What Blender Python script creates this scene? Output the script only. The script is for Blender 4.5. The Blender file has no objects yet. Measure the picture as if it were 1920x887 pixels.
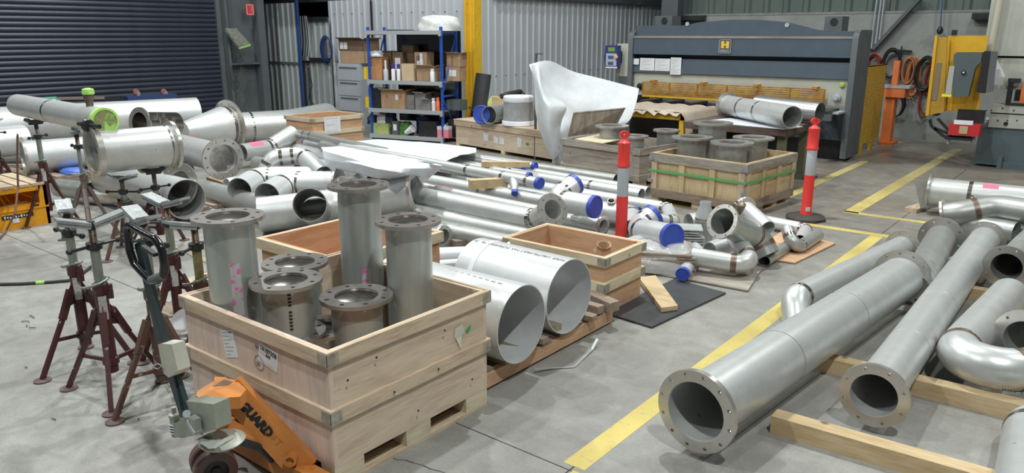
import bpy, bmesh, math, random
import numpy as np
from mathutils import Vector, Matrix, Quaternion
R = random.Random(7)
V = Vector
PI = math.pi
# ------------------------------------------------------------------ camera
HC = 2.0; FPX = 1435.0; HY = 62.0
PITCH = math.atan((443.5-HY)/FPX); YAW = math.atan(1190/math.hypot(FPX, 443.5-HY))
SC = bpy.context.scene
COL = SC.collection
cam_d = bpy.data.cameras.new('camera'); cam = bpy.data.objects.new('camera', cam_d); COL.objects.link(cam)
cam.location = (0, 0, HC); cam.rotation_euler = (PI/2-PITCH, 0, YAW)
cam_d.sensor_width = 36; cam_d.lens = 36*FPX/1920; cam_d.clip_end = 200; cam_d.clip_start = .05
SC.camera = cam
# ------------------------------------------------------------------ light
w = bpy.data.worlds.new('world'); SC.world = w; w.use_nodes = True
w.node_tree.nodes['Background'].inputs[0].default_value = (.80, .90, 1, 1)
w.node_tree.nodes['Background'].inputs[1].default_value = .09
SC.view_settings.view_transform = 'Standard'; SC.view_settings.look = 'None'
SC.view_settings.gamma = 1; SC.view_settings.exposure = -0.78
LAMPS = [(1.6, .2, 820), (-5.5, -1.5, 560), (-10, 2.8, 700), (-4.2, 7.0, 700), (3.0, 7.5, 380), (-13.0, 7.6, 460), (-14, -2.5, 300), (-8.2, 9.2, 420), (-.5, 11.6, 300), (-5.5, 12.2, 160)]
for lx, ly, pw in LAMPS:
    ld = bpy.data.lights.new('highbay', 'AREA'); ld.shape = 'DISK'; ld.size = .28
    ld.energy = pw; ld.color = (.96, 1, .97)
    lo = bpy.data.objects.new('highbay_light', ld); COL.objects.link(lo); lo.location = (lx, ly, 8.2)
# ------------------------------------------------------------------ pixel -> point on a real plane
FH = V((-math.sin(YAW), math.cos(YAW), 0)); RT = V((math.cos(YAW), math.sin(YAW), 0)); UPZ = V((0, 0, 1))
FW = FH*math.cos(PITCH)-UPZ*math.sin(PITCH); UP = FH*math.sin(PITCH)+UPZ*math.cos(PITCH)
def ray(x, y): return FW+RT*((x-960)/FPX)+UP*((443.5-y)/FPX)
EYE = V((0, 0, HC))
def W(x, y, z=0.):
    d = ray(x, y); return EYE+d*((z-HC)/d.z)
def WX(x, y, X):
    d = ray(x, y); return EYE+d*(X/d.x)
def WY(x, y, Y):
    d = ray(x, y); return EYE+d*(Y/d.y)
def depth(P): return (V(P)-EYE).dot(FW)
def rest(x, y, rpx, sup=0.):
    r = .1
    for _ in range(40):
        P = W(x, y, sup+r); r = rpx*depth(P)/FPX
    return P, r
# ------------------------------------------------------------------ mesh collector
class MB:
    def __init__(s): s.v = []; s.f = []
    def add(s, vs, fs):
        o = len(s.v); s.v += [V(p) for p in vs]; s.f += [[i+o for i in f] for f in fs]; return s
    def hexa(s, p):  # 8 pts: bottom 4 ccw, top 4 ccw
        return s.add(p, [(3, 2, 1, 0), (4, 5, 6, 7), (0, 1, 5, 4), (1, 2, 6, 5), (2, 3, 7, 6), (3, 0, 4, 7)])
    def box(s, c, d, rz=0, m=None):
        x, y, z = d[0]/2, d[1]/2, d[2]/2
        p = [V(q) for q in ((-x, -y, -z), (x, -y, -z), (x, y, -z), (-x, y, -z), (-x, -y, z), (x, -y, z), (x, y, z), (-x, y, z))]
        mm = m if m is not None else Matrix.Rotation(rz, 3, 'Z')
        return s.hexa([V(c)+mm@q for q in p])
    def b2(s, a, b):  # box from min corner to max corner
        a = V(a); b = V(b)
        return s.box((a+b)/2, [abs(k) for k in (b-a)])
    def bar(s, a, b, wd, ht, up=(0, 0, 1)):
        a = V(a); b = V(b); t = (b-a).normalized(); u = V(up)
        if abs(t.dot(u)) > .98: u = V((1, 0, 0))
        sd = t.cross(u).normalized(); u = sd.cross(t)
        h = [(-1, -1), (1, -1), (1, 1), (-1, 1)]
        return s.hexa([a+sd*wd/2*i+u*ht/2*j for i, j in h]+[b+sd*wd/2*i+u*ht/2*j for i, j in h])
    def cyl(s, a, b, r0, r1=None, n=16, cap=True):
        r1 = r0 if r1 is None else r1
        a = V(a); b = V(b); t = (b-a).normalized(); sd = t.orthogonal().normalized(); u = t.cross(sd)
        vs = []
        for c, r in ((a, r0), (b, r1)):
            vs += [c+(sd*math.cos(k*2*PI/n)+u*math.sin(k*2*PI/n))*r for k in range(n)]
        fs = [(k, (k+1) % n, n+(k+1) % n, n+k) for k in range(n)]
        if cap: fs += [tuple(range(n-1, -1, -1)), tuple(range(n, 2*n))]
        return s.add(vs, fs)
    def lathe(s, prof, a=(0, 0, 0), axis=(0, 0, 1), n=24, close=False):
        a = V(a); t = V(axis).normalized(); sd = t.orthogonal().normalized(); u = t.cross(sd); m = len(prof)
        vs = []
        for r, h in prof: vs += [a+t*h+(sd*math.cos(k*2*PI/n)+u*math.sin(k*2*PI/n))*r for k in range(n)]
        fs = []
        rng = range(m if close else m-1)
        for i in rng:
            j = (i+1) % m
            fs += [(i*n+k, i*n+(k+1) % n, j*n+(k+1) % n, j*n+k) for k in range(n)]
        if not close:
            if prof[0][0] > 1e-5: fs.append(tuple(range(n-1, -1, -1)))
            if prof[-1][0] > 1e-5: fs.append(tuple((m-1)*n+k for k in range(n)))
        return s.add(vs, fs)
    def tube(s, pts, r, n=8, cap=True):
        sweep(s, [V(p) for p in pts], r, 0, n, cap); return s
    def prism(s, poly, off):  # poly: 3D ring, off: thickness vector
        k = len(poly); off = V(off); p = [V(q) for q in poly]
        return s.add(p+[q+off for q in p], [tuple(range(k-1, -1, -1)), tuple(range(k, 2*k))]+[(i, (i+1) % k, k+(i+1) % k, k+i) for i in range(k)])
    def mesh(s, name, smooth=35, org=None):
        me = bpy.data.meshes.new(name)
        vs = [tuple(p-org) if org is not None else tuple(p) for p in s.v]
        me.from_pydata(vs, [], s.f)
        bm = bmesh.new(); bm.from_mesh(me); bmesh.ops.recalc_face_normals(bm, faces=bm.faces); bm.to_mesh(bm and me); bm.free()
        if smooth:
            me.shade_smooth(); me.set_sharp_from_angle(angle=math.radians(smooth))
        return me
def frames(C):
    n = len(C); T = []
    for i in range(n):
        a = C[max(i-1, 0)]; b = C[min(i+1, n-1)]; T.append((b-a).normalized())
    u = T[0].orthogonal().normalized()
    if abs(T[0].z) < .95: u = (UPZ-T[0]*T[0].z).normalized()
    U = [u]
    for i in range(1, n):
        q = T[i-1].rotation_difference(T[i]); u = q@u; u = (u-T[i]*u.dot(T[i])).normalized(); U.append(u)
    return T, U
def sweep(M, C, r, ri=0, n=32, cap=True):
    """solid (ri=0) or hollow tube along C; r number or list"""
    T, U = frames(C); m = len(C)
    rr = r if isinstance(r, (list, tuple)) else [r]*m
    cs = [(math.cos(k*2*PI/n), math.sin(k*2*PI/n)) for k in range(n)]
    def ring(i, q):
        S = T[i].cross(U[i]); return [C[i]+(U[i]*a+S*b)*q for a, b in cs]
    vs = []
    for i in range(m): vs += ring(i, rr[i])
    fs = [(i*n+k, i*n+(k+1) % n, (i+1)*n+(k+1) % n, (i+1)*n+k) for i in range(m-1) for k in range(n)]
    if ri:
        o = len(vs); wall = rr[0]-ri
        for i in range(m): vs += ring(i, rr[i]-wall)
        fs += [(o+i*n+(k+1) % n, o+i*n+k, o+(i+1)*n+k, o+(i+1)*n+(k+1) % n) for i in range(m-1) for k in range(n)]
        e = (m-1)*n
        fs += [(k, o+k, o+(k+1) % n, (k+1) % n) for k in range(n)]+[(e+(k+1) % n, o+e+(k+1) % n, o+e+k, e+k) for k in range(n)]
    elif cap: fs += [tuple(range(n-1, -1, -1)), tuple((m-1)*n+k for k in range(n))]
    M.add(vs, fs); return M
def fillet(P, br, k=8):
    """polyline with rounded corners; returns centres and joint stations (indices)"""
    P = [V(p) for p in P]; out = [P[0]]; J = []
    for i in range(1, len(P)-1):
        a = (P[i-1]-P[i]); b = (P[i+1]-P[i]); la = a.length; lb = b.length; a.normalize(); b.normalize()
        ang = a.angle(b); h = (PI-ang)
        if h < .03: out.append(P[i]); continue
        d = min(br*math.tan(h/2), la*.48 if i > 1 else la*.95, lb*.48 if i < len(P)-2 else lb*.95); rr = d/math.tan(h/2)
        bis = (a+b).normalized(); c = P[i]+bis*(rr/math.cos(h/2)); s0 = P[i]+a*d; v0 = s0-c; ax = v0.cross(P[i]+b*d-c).normalized()
        J.append(len(out))
        for q in range(k+1): out.append(c+Quaternion(ax, h*q/k)@v0)
        J.append(len(out)-1)
    out.append(P[-1]); return out, J
# ------------------------------------------------------------------ objects
ORG = {}
def tag(o, label=None, cat=None, group=None, kind=None):
    if label: o['label'] = label
    if cat: o['category'] = cat
    if group: o['group'] = group
    if kind: o['kind'] = kind
    return o
def thing(name, label, cat, loc=(0, 0, 0), rz=0, group=None, kind=None):
    o = bpy.data.objects.new(name, None); COL.objects.link(o); o.location = loc; o.rotation_euler = (0, 0, rz)
    o.empty_display_size = .1; ORG[o.name] = V(loc)
    return tag(o, label, cat, group, kind)
def part(name, M, mat, parent=None, label=None, w=True, smooth=35, kind=None, loc=None):
    """M in world coordinates (w=True: re-based on the parent's origin) or local ones"""
    org = None
    if parent is not None and w: org = ORG[parent.name]
    me = M.mesh(name, smooth, org) if isinstance(M, MB) else M
    o = bpy.data.objects.new(name, me); COL.objects.link(o)
    if not len(me.materials): me.materials.append(mat)
    if parent is not None:
        o.parent = parent; ORG[o.name] = ORG.get(parent.name, V((0, 0, 0)))
    else: ORG[o.name] = V((0, 0, 0))
    if loc is not None: o.location = loc
    if label: o['label'] = label
    if kind: o['kind'] = kind
    return o
def solo(name, M, mat, label, cat, group=None, smooth=35, kind=None):
    """thing that is one mesh; origin at its base centre"""
    lo = V((min(p.x for p in M.v), min(p.y for p in M.v), min(p.z for p in M.v))); hi = V((max(p.x for p in M.v), max(p.y for p in M.v), 0))
    c = V(((lo.x+hi.x)/2, (lo.y+hi.y)/2, lo.z))
    me = M.mesh(name, smooth, c); o = bpy.data.objects.new(name, me); COL.objects.link(o); me.materials.append(mat); o.location = c
    ORG[o.name] = c
    return tag(o, label, cat, group, kind)
def struct(name, M, mat, smooth=35): return tag(part(name, M, mat, smooth=smooth), kind='structure')
def copy_tree(o, parent=None):
    c = o.copy(); COL.objects.link(c); c.parent = parent; ORG[c.name] = ORG.get(o.name, V((0, 0, 0)))
    for ch in KIDS(o): copy_tree(ch, c)
    return c
def KIDS(o): return [k for k in list(bpy.data.objects) if k.parent == o]
def txt(s, size, loc, right, up, mat, parent, name='lettering', align='CENTER', bold=0):
    cu = bpy.data.curves.new('t', 'FONT'); cu.body = s; cu.size = size; cu.align_x = align; cu.align_y = 'CENTER'; cu.offset = bold; cu.extrude = .0004; cu.resolution_u = 2
    t = bpy.data.objects.new('t', cu); COL.objects.link(t)
    me = bpy.data.meshes.new_from_object(t); bpy.data.objects.remove(t); bpy.data.curves.remove(cu)
    me.name = name; me.materials.clear(); me.materials.append(mat)
    right = V(right).normalized(); up = V(up); nrm = right.cross(up).normalized(); up = nrm.cross(right)
    Mx = Matrix((right, up, nrm)).transposed().to_4x4()
    o = bpy.data.objects.new(name, me); COL.objects.link(o)
    if parent is not None:
        o.parent = parent; ORG[o.name] = ORG[parent.name]; base = ORG[parent.name]
    else: base = V((0, 0, 0))
    Mx.translation = V(loc)-base; o.matrix_local = Mx
    return o
# ------------------------------------------------------------------ materials
MATS = {}
def mat(name, col, rough=.6, metal=0, var=None, scale=6, stretch=(1, 1, 1), amt=.5, bump=0, bscale=60, emis=0, alpha=1, trans=0, detail=5, coat=0, spots=None):
    if name in MATS: return MATS[name]
    m = bpy.data.materials.new(name); m.use_nodes = True; nt = m.node_tree; N = nt.nodes; L = nt.links
    b = N['Principled BSDF']; b.inputs['Roughness'].default_value = rough; b.inputs['Metallic'].default_value = metal
    b.inputs['Base Color'].default_value = (*col, 1); b.inputs['Coat Weight'].default_value = coat
    tc = N.new('ShaderNodeTexCoord')
    if var:
        mp = N.new('ShaderNodeMapping'); mp.inputs['Scale'].default_value = stretch; L.new(tc.outputs['Object'], mp.inputs[0])
        nz = N.new('ShaderNodeTexNoise'); nz.inputs['Scale'].default_value = scale; nz.inputs['Detail'].default_value = detail; nz.inputs['Roughness'].default_value = .62
        L.new(mp.outputs[0], nz.inputs['Vector'])
        rp = N.new('ShaderNodeValToRGB'); rp.color_ramp.elements[0].position = .5-.28*(1-amt*.5); rp.color_ramp.elements[1].position = .5+.25*(1-amt*.5)
        rp.color_ramp.elements[0].color = (*var, 1); rp.color_ramp.elements[1].color = (*col, 1)
        L.new(nz.outputs['Fac'], rp.inputs[0]); out = rp.outputs[0]
        if spots:
            n3 = N.new('ShaderNodeTexNoise'); n3.inputs['Scale'].default_value = spots[1]; n3.inputs['Detail'].default_value = 3; L.new(tc.outputs['Object'], n3.inputs['Vector'])
            r3 = N.new('ShaderNodeValToRGB'); r3.color_ramp.elements[0].position = spots[2]; r3.color_ramp.elements[1].position = spots[2]+.06
            L.new(n3.outputs['Fac'], r3.inputs[0]); mx = N.new('ShaderNodeMixRGB'); L.new(r3.outputs[0], mx.inputs[0]); L.new(out, mx.inputs[1]); mx.inputs[2].default_value = (*spots[0], 1); out = mx.outputs[0]
        L.new(out, b.inputs['Base Color'])
        rr = N.new('ShaderNodeMapRange'); rr.inputs['To Min'].default_value = min(1, rough*1.25); rr.inputs['To Max'].default_value = rough*.85
        L.new(nz.outputs['Fac'], rr.inputs[0]); L.new(rr.outputs[0], b.inputs['Roughness'])
    if bump:
        n2 = N.new('ShaderNodeTexNoise'); n2.inputs['Scale'].default_value = bscale; n2.inputs['Detail'].default_value = 4
        L.new(tc.outputs['Object'], n2.inputs['Vector']); bp = N.new('ShaderNodeBump'); bp.inputs['Strength'].default_value = bump; bp.inputs['Distance'].default_value = .01
        L.new(n2.outputs['Fac'], bp.inputs['Height']); L.new(bp.outputs[0], b.inputs['Normal'])
    if emis: b.inputs['Emission Color'].default_value = (*col, 1); b.inputs['Emission Strength'].default_value = emis
    if alpha < 1: b.inputs['Alpha'].default_value = alpha
    if trans: b.inputs['Transmission Weight'].default_value = trans
    MATS[name] = m; return m
def wood(kind, ax):
    key = 'wood_%s_%s' % (kind, ax)
    if key in MATS: return MATS[key]
    pal = {'pine': ((.62, .50, .37), (.42, .31, .21), (.16, .09, .05)), 'ply': ((.66, .54, .42), (.52, .405, .30), (.3, .2, .12)), 'pink': ((.70, .56, .475), (.55, .43, .355), (.3, .2, .12)),
           'red': ((.60, .36, .22), (.49, .27, .155), (.25, .1, .04)), 'old': ((.34, .27, .21), (.20, .155, .12), (.07, .05, .04)), 'grey': ((.40, .36, .31), (.25, .21, .18), (.1, .08, .07)),
           'pale': ((.68, .60, .44), (.52, .42, .28), (.2, .13, .06)), 'gold': ((.64, .50, .31), (.50, .36, .20), (.2, .12, .05)), 'tan': ((.62, .40, .25), (.50, .30, .18), (.2, .12, .07))}[kind]
    m = bpy.data.materials.new(key); m.use_nodes = True; nt = m.node_tree; N = nt.nodes; L = nt.links; b = N['Principled BSDF']
    b.inputs['Roughness'].default_value = .72; b.inputs['Specular IOR Level'].default_value = .25
    tc = N.new('ShaderNodeTexCoord'); mp = N.new('ShaderNodeMapping'); s = {'x': (.12, 1, 1), 'y': (1, .12, 1), 'z': (1, 1, .12)}[ax]; mp.inputs['Scale'].default_value = s
    L.new(tc.outputs['Object'], mp.inputs[0])
    nz = N.new('ShaderNodeTexNoise'); nz.inputs['Scale'].default_value = 9; nz.inputs['Detail'].default_value = 6; nz.inputs['Distortion'].default_value = 1.2; L.new(mp.outputs[0], nz.inputs['Vector'])
    n2 = N.new('ShaderNodeTexNoise'); n2.inputs['Scale'].default_value = 75; n2.inputs['Detail'].default_value = 3; L.new(mp.outputs[0], n2.inputs['Vector'])
    ad = N.new('ShaderNodeMath'); ad.operation = 'MULTIPLY_ADD'; ad.inputs[1].default_value = .35; L.new(n2.outputs['Fac'], ad.inputs[0]); ad2 = N.new('ShaderNodeMath'); ad2.operation = 'MULTIPLY'; ad2.inputs[1].default_value = .65; L.new(nz.outputs['Fac'], ad2.inputs[0]); L.new(ad2.outputs[0], ad.inputs[2])
    rp = N.new('ShaderNodeValToRGB'); rp.color_ramp.elements[0].position = .38; rp.color_ramp.elements[1].position = .56
    rp.color_ramp.elements[0].color = (*pal[1], 1); rp.color_ramp.elements[1].color = (*pal[0], 1); L.new(ad.outputs[0], rp.inputs[0])
    vo = N.new('ShaderNodeTexVoronoi'); vo.inputs['Scale'].default_value = 3.4; L.new(tc.outputs['Object'], vo.inputs['Vector'])
    r3 = N.new('ShaderNodeValToRGB'); r3.color_ramp.elements[0].position = .05; r3.color_ramp.elements[0].color = (1, 1, 1, 1); r3.color_ramp.elements[1].position = .1; r3.color_ramp.elements[1].color = (0, 0, 0, 1); L.new(vo.outputs['Distance'], r3.inputs[0])
    mx = N.new('ShaderNodeMixRGB'); L.new(r3.outputs[0], mx.inputs[0]); L.new(rp.outputs[0], mx.inputs[1]); mx.inputs[2].default_value = (*pal[2], 1); L.new(mx.outputs[0], b.inputs['Base Color'])
    bp = N.new('ShaderNodeBump'); bp.inputs['Strength'].default_value = .15; bp.inputs['Distance'].default_value = .004; L.new(ad.outputs[0], bp.inputs['Height']); L.new(bp.outputs[0], b.inputs['Normal'])
    MATS[key] = m; return m
STEEL = mat('steel_pickled', (.66, .675, .67), .36, .50, (.53, .545, .54), 7, (1, 1, 1), .3, .05, 90, spots=((.40, .40, .39), 14, .70))
STEEL2 = mat('steel_dull', (.49, .495, .48), .38, .60, (.36, .37, .36), 6, (1, 1, 1), .3, .05, 70, spots=((.30, .29, .27), 9, .68))
STEELW = mat('steel_pale', (.70, .715, .725), .37, .38, (.57, .585, .595), 5, (1, 1, 1), .3, .04, 80)
STEELG = mat('steel_greenish', (.51, .535, .515), .34, .60, (.36, .385, .37), 8, (1, 1, .15), .3, .03, 70)
FLG = mat('steel_machined', (.60, .575, .54), .28, .75, (.50, .475, .44), 12, (1, 1, 1), .3)
FLGD = mat('steel_machined_dark', (.46, .425, .395), .28, .8, (.36, .33, .305), 12, (1, 1, 1), .3)
SEAM = mat('weld_polished', (.50, .48, .45), .22, 1, (.26, .23, .20), 30, (1, 1, 1), .3)
BURN = mat('weld_heat_tint', (.30, .24, .19), .4, .8, (.16, .11, .085), 25)
BLUE = mat('plastic_blue', (.035, .075, .42), .42, 0, (.045, .09, .48), 4)
PINK = mat('pink_label', (.78, .17, .30), .6)
PAPER = mat('paper_white', (.78, .79, .82), .7, 0, (.70, .71, .74), 9)
INK = mat('black_ink', (.015, .015, .018), .7)
INKG = mat('grey_ink', (.16, .16, .18), .8)
WRAP = mat('white_film', (.84, .86, .92), .32, 0, (.74, .76, .83), 5, (1, 1, 1), .3, .25, 22)
FILM = mat('clear_film', (.80, .82, .84), .16, 0, (.62, .63, .64), 14, bump=.8, bscale=18, alpha=.62)
BLACK = mat('black_rubber', (.018, .018, .02), .45)
BLKM = mat('black_steel', (.03, .032, .036), .35, .4, (.05, .05, .055), 10)
MAROON = mat('maroon_paint', (.085, .026, .025), .42, .1, (.055, .018, .018), 9, bump=.1, spots=((.42, .38, .36), 26, .69))
MARO2 = mat('maroon_worn', (.13, .055, .045), .5, .1, (.10, .07, .055), 9, spots=((.35, .30, .26), 20, .6))
ZINC = mat('zinc_green', (.34, .38, .33), .38, .5, (.20, .22, .19), 10, (1, 1, .4), .3)
TAPE = mat('grey_tape', (.42, .45, .46), .38, .25, (.24, .26, .27), 18, bump=.4, bscale=40)
LIME = mat('green_tape', (.36, .70, .12), .5, 0, (.5, .8, .25), 15)
OLIVE = mat('olive_worn', (.34, .31, .09), .5, .2, (.16, .13, .07), 9)
ORANGE = mat('orange_paint', (.66, .25, .055), .42, .05, (.52, .19, .045), 5, bump=.06, spots=((.30, .10, .03), 12, .70))
ORNG2 = mat('orange_machine', (.80, .20, .05), .5, 0, (.6, .15, .04), 5)
TEALK = mat('dark_teal', (.035, .06, .065), .4, .2, (.028, .045, .05), 8)
PUMP = mat('pump_grey', (.36, .38, .32), .45, .3, (.27, .285, .24), 8, bump=.1)
YEL = mat('yellow_paint', (.72, .42, .02), .45, 0, (.62, .33, .02), 6)
YELD = mat('yellow_worn', (.80, .50, .02), .5, 0, (.70, .40, .03), 7, spots=((.08, .05, .03), 18, .68))
RED = mat('bollard_red', (.86, .055, .045), .4, 0, (.80, .05, .045), 4)
SILV = mat('reflective_sleeve', (.52, .55, .58), .35, .2, (.44, .47, .5), 12, (1, 1, .1))
MBLUE = mat('machine_blue', (.085, .115, .15), .42, .1, (.07, .095, .125), 4)
MGREY = mat('machine_grey', (.115, .13, .14), .45, .1, (.095, .105, .115), 4)
CREAM = mat('machine_cream', (.50, .51, .45), .5, 0, (.42, .43, .38), 4)
MTEAL = mat('machine_teal', (.095, .135, .15), .5, 0, (.08, .11, .12), 3)
GREYL = mat('painted_grey', (.42, .45, .50), .5, 0, (.38, .41, .45), 4)
RBLUE = mat('rack_blue', (.02, .10, .50), .4, 0, (.015, .08, .42), 5)
RGREY = mat('rack_beam', (.42, .44, .46), .45, .2)
CARD = mat('cardboard', (.46, .31, .19), .8, 0, (.38, .25, .15), 7)
CARDD = mat('cardboard_dark', (.20, .125, .08), .85, 0, (.14, .09, .06), 7)
CARDL = mat('cardboard_light', (.60, .46, .30), .8, 0, (.54, .40, .26), 7)
def floor_mat():
    m = bpy.data.materials.new('concrete_floor'); m.use_nodes = True; nt = m.node_tree; N = nt.nodes; L = nt.links; b = N['Principled BSDF']
    tc = N.new('ShaderNodeTexCoord'); geo = N.new('ShaderNodeNewGeometry')
    def nz(s, d, v=geo.outputs['Position'], di=0, ro=.6):
        n = N.new('ShaderNodeTexNoise'); n.inputs['Scale'].default_value = s; n.inputs['Detail'].default_value = d; n.inputs['Distortion'].default_value = di; n.inputs['Roughness'].default_value = ro; L.new(v, n.inputs['Vector']); return n
    a = nz(.55, 6, di=.6); c = nz(5, 8, di=.5, ro=.7); f = nz(70, 4); g = nz(.28, 3)
    r1 = N.new('ShaderNodeValToRGB'); r1.color_ramp.elements[0].position = .33; r1.color_ramp.elements[1].position = .6
    r1.color_ramp.elements[0].color = (.235, .232, .215, 1); r1.color_ramp.elements[1].color = (.345, .345, .325, 1); L.new(a.outputs['Fac'], r1.inputs[0])
    r2 = N.new('ShaderNodeValToRGB'); r2.color_ramp.elements[0].position = .32; r2.color_ramp.elements[1].position = .66; r2.color_ramp.elements[0].color = (.78, .77, .75, 1); r2.color_ramp.elements[1].color = (1.08, 1.08, 1.08, 1); L.new(c.outputs['Fac'], r2.inputs[0])
    m1 = N.new('ShaderNodeMixRGB'); m1.blend_type = 'MULTIPLY'; m1.inputs[0].default_value = 1; L.new(r1.outputs[0], m1.inputs[1]); L.new(r2.outputs[0], m1.inputs[2])
    r3 = N.new('ShaderNodeValToRGB'); r3.color_ramp.elements[0].position = .3; r3.color_ramp.elements[1].position = .6; r3.color_ramp.elements[0].color = (.9, .9, .9, 1); r3.color_ramp.elements[1].color = (1.05, 1.05, 1.05, 1); L.new(f.outputs['Fac'], r3.inputs[0])
    m2 = N.new('ShaderNodeMixRGB'); m2.blend_type = 'MULTIPLY'; m2.inputs[0].default_value = 1; L.new(m1.outputs[0], m2.inputs[1]); L.new(r3.outputs[0], m2.inputs[2])
    # grimy brown traffic film towards the machines (far end of the shop)
    sp = N.new('ShaderNodeSeparateXYZ'); L.new(geo.outputs['Position'], sp.inputs[0])
    mr = N.new('ShaderNodeMapRange'); mr.inputs['From Min'].default_value = 2.5; mr.inputs['From Max'].default_value = 11; L.new(sp.outputs['Y'], mr.inputs[0])
    r5 = N.new('ShaderNodeValToRGB'); r5.color_ramp.elements[0].position = .35; r5.color_ramp.elements[1].position = .62; r5.color_ramp.elements[0].color = (.28, .28, .28, 1); L.new(g.outputs['Fac'], r5.inputs[0])
    mm = N.new('ShaderNodeMath'); mm.operation = 'MULTIPLY'; L.new(mr.outputs[0], mm.inputs[0]); L.new(r5.outputs[0], mm.inputs[1])
    m3 = N.new('ShaderNodeMixRGB'); m3.blend_type = 'MULTIPLY'; L.new(mm.outputs[0], m3.inputs[0]); L.new(m2.outputs[0], m3.inputs[1]); m3.inputs[2].default_value = (.62, .52, .44, 1)
    L.new(m3.outputs[0], b.inputs['Base Color'])
    rr = N.new('ShaderNodeMapRange'); rr.inputs['To Min'].default_value = .38; rr.inputs['To Max'].default_value = .68; L.new(c.outputs['Fac'], rr.inputs[0]); L.new(rr.outputs[0], b.inputs['Roughness'])
    bp = N.new('ShaderNodeBump'); bp.inputs['Strength'].default_value = .12; bp.inputs['Distance'].default_value = .004; L.new(f.outputs['Fac'], bp.inputs['Height']); L.new(bp.outputs[0], b.inputs['Normal'])
    return m
FLOORM = floor_mat()
def wear_paint():
    m = bpy.data.materials.new('line_paint'); m.use_nodes = True; nt = m.node_tree; N = nt.nodes; L = nt.links; b = N['Principled BSDF']; b.inputs['Roughness'].default_value = .6
    geo = N.new('ShaderNodeNewGeometry'); n = N.new('ShaderNodeTexNoise'); n.inputs['Scale'].default_value = 24; n.inputs['Detail'].default_value = 8; n.inputs['Roughness'].default_value = .75; L.new(geo.outputs['Position'], n.inputs['Vector'])
    n2 = N.new('ShaderNodeTexNoise'); n2.inputs['Scale'].default_value = 1.1; n2.inputs['Detail'].default_value = 3; L.new(geo.outputs['Position'], n2.inputs['Vector'])
    sp = N.new('ShaderNodeSeparateXYZ'); L.new(geo.outputs['Position'], sp.inputs[0]); mr = N.new('ShaderNodeMapRange'); mr.inputs['From Min'].default_value = 7; mr.inputs['From Max'].default_value = 15; mr.inputs['To Min'].default_value = .0; mr.inputs['To Max'].default_value = .16; L.new(sp.outputs['Y'], mr.inputs[0])
    ad = N.new('ShaderNodeMath'); ad.operation = 'ADD'; L.new(n.outputs['Fac'], ad.inputs[0]); L.new(mr.outputs[0], ad.inputs[1])
    rp = N.new('ShaderNodeValToRGB'); rp.color_ramp.elements[0].position = .56; rp.color_ramp.elements[1].position = .66; rp.color_ramp.elements[0].color = (.60, .48, .14, 1); rp.color_ramp.elements[1].color = (.36, .33, .22, 1); L.new(ad.outputs[0], rp.inputs[0])
    r2 = N.new('ShaderNodeValToRGB'); r2.color_ramp.elements[0].color = (.7, .7, .7, 1); r2.color_ramp.elements[1].color = (1.1, 1.1, 1.1, 1); r2.color_ramp.elements[0].position = .3; r2.color_ramp.elements[1].position = .6; L.new(n2.outputs['Fac'], r2.inputs[0])
    mx = N.new('ShaderNodeMixRGB'); mx.blend_type = 'MULTIPLY'; mx.inputs[0].default_value = 1; L.new(rp.outputs[0], mx.inputs[1]); L.new(r2.outputs[0], mx.inputs[2]); L.new(mx.outputs[0], b.inputs['Base Color'])
    return m
LINE = wear_paint()
# ------------------------------------------------------------------ pipe kit
_FL = {}
def flange_mesh(Ro, Ri, t, n, mt):
    key = (round(Ro, 3), round(Ri, 3), round(t, 3), n, mt.name)
    if key in _FL: return _FL[key]
    bm = bmesh.new()
    def loop(cx, cy, r, k, z): return [bm.verts.new((cx+r*math.cos(a*2*PI/k), cy+r*math.sin(a*2*PI/k), z)) for a in range(k)]
    rings = [(0, 0, Ro, 40), (0, 0, Ri, 32)]
    rc = (Ro+Ri*1.08)/2; rh = min((Ro-Ri)*.17, .014)
    rings += [(rc*math.cos(2*PI*(i+.5)/n), rc*math.sin(2*PI*(i+.5)/n), rh, 8) for i in range(n)]
    lo = []
    for z in (0, t):
        L = [loop(a, b, r, k, z) for a, b, r, k in rings]; lo.append(L); es = []
        for q in L: es += [bm.edges.new((q[i], q[(i+1) % len(q)])) for i in range(len(q))]
        res = bmesh.ops.triangle_fill(bm, use_beauty=True, use_dissolve=False, edges=es)
        bad = []
        for f in res['geom']:
            if isinstance(f, bmesh.types.BMFace):
                c = f.calc_center_median()
                if math.hypot(c.x, c.y) < Ri*.97 or any(math.hypot(c.x-a, c.y-b) < q*.9 for a, b, q, k in rings[2:]): bad.append(f)
        bmesh.ops.delete(bm, geom=bad, context='FACES_ONLY')
    for A, B in zip(lo[0], lo[1]):
        k = len(A)
        for i in range(k): bm.faces.new((A[i], A[(i+1) % k], B[(i+1) % k], B[i]))
    bmesh.ops.recalc_face_normals(bm, faces=bm.faces)
    me = bpy.data.meshes.new('flange'); bm.to_mesh(me); bm.free(); me.materials.append(mt); me.shade_smooth(); me.set_sharp_from_angle(angle=math.radians(32))
    _FL[key] = me; return me
def zto(o, P, T, base):
    q = UPZ.rotation_difference(V(T).normalized()); o.location = V(P)-base; o.rotation_mode = 'QUATERNION'; o.rotation_quaternion = q
def add_flange(root, P, T, Ro, Ri, t=.022, n=8, mt=None, label=None):
    """flange whose outer face lies at P, normal T (outwards)"""
    me = flange_mesh(Ro, Ri, t, n, mt or FLG); o = bpy.data.objects.new('flange', me); COL.objects.link(o); o.parent = root
    ORG[o.name] = ORG[root.name]; zto(o, V(P)-V(T)*t, T, ORG[root.name])
    if label: o['label'] = label
    return o
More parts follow.
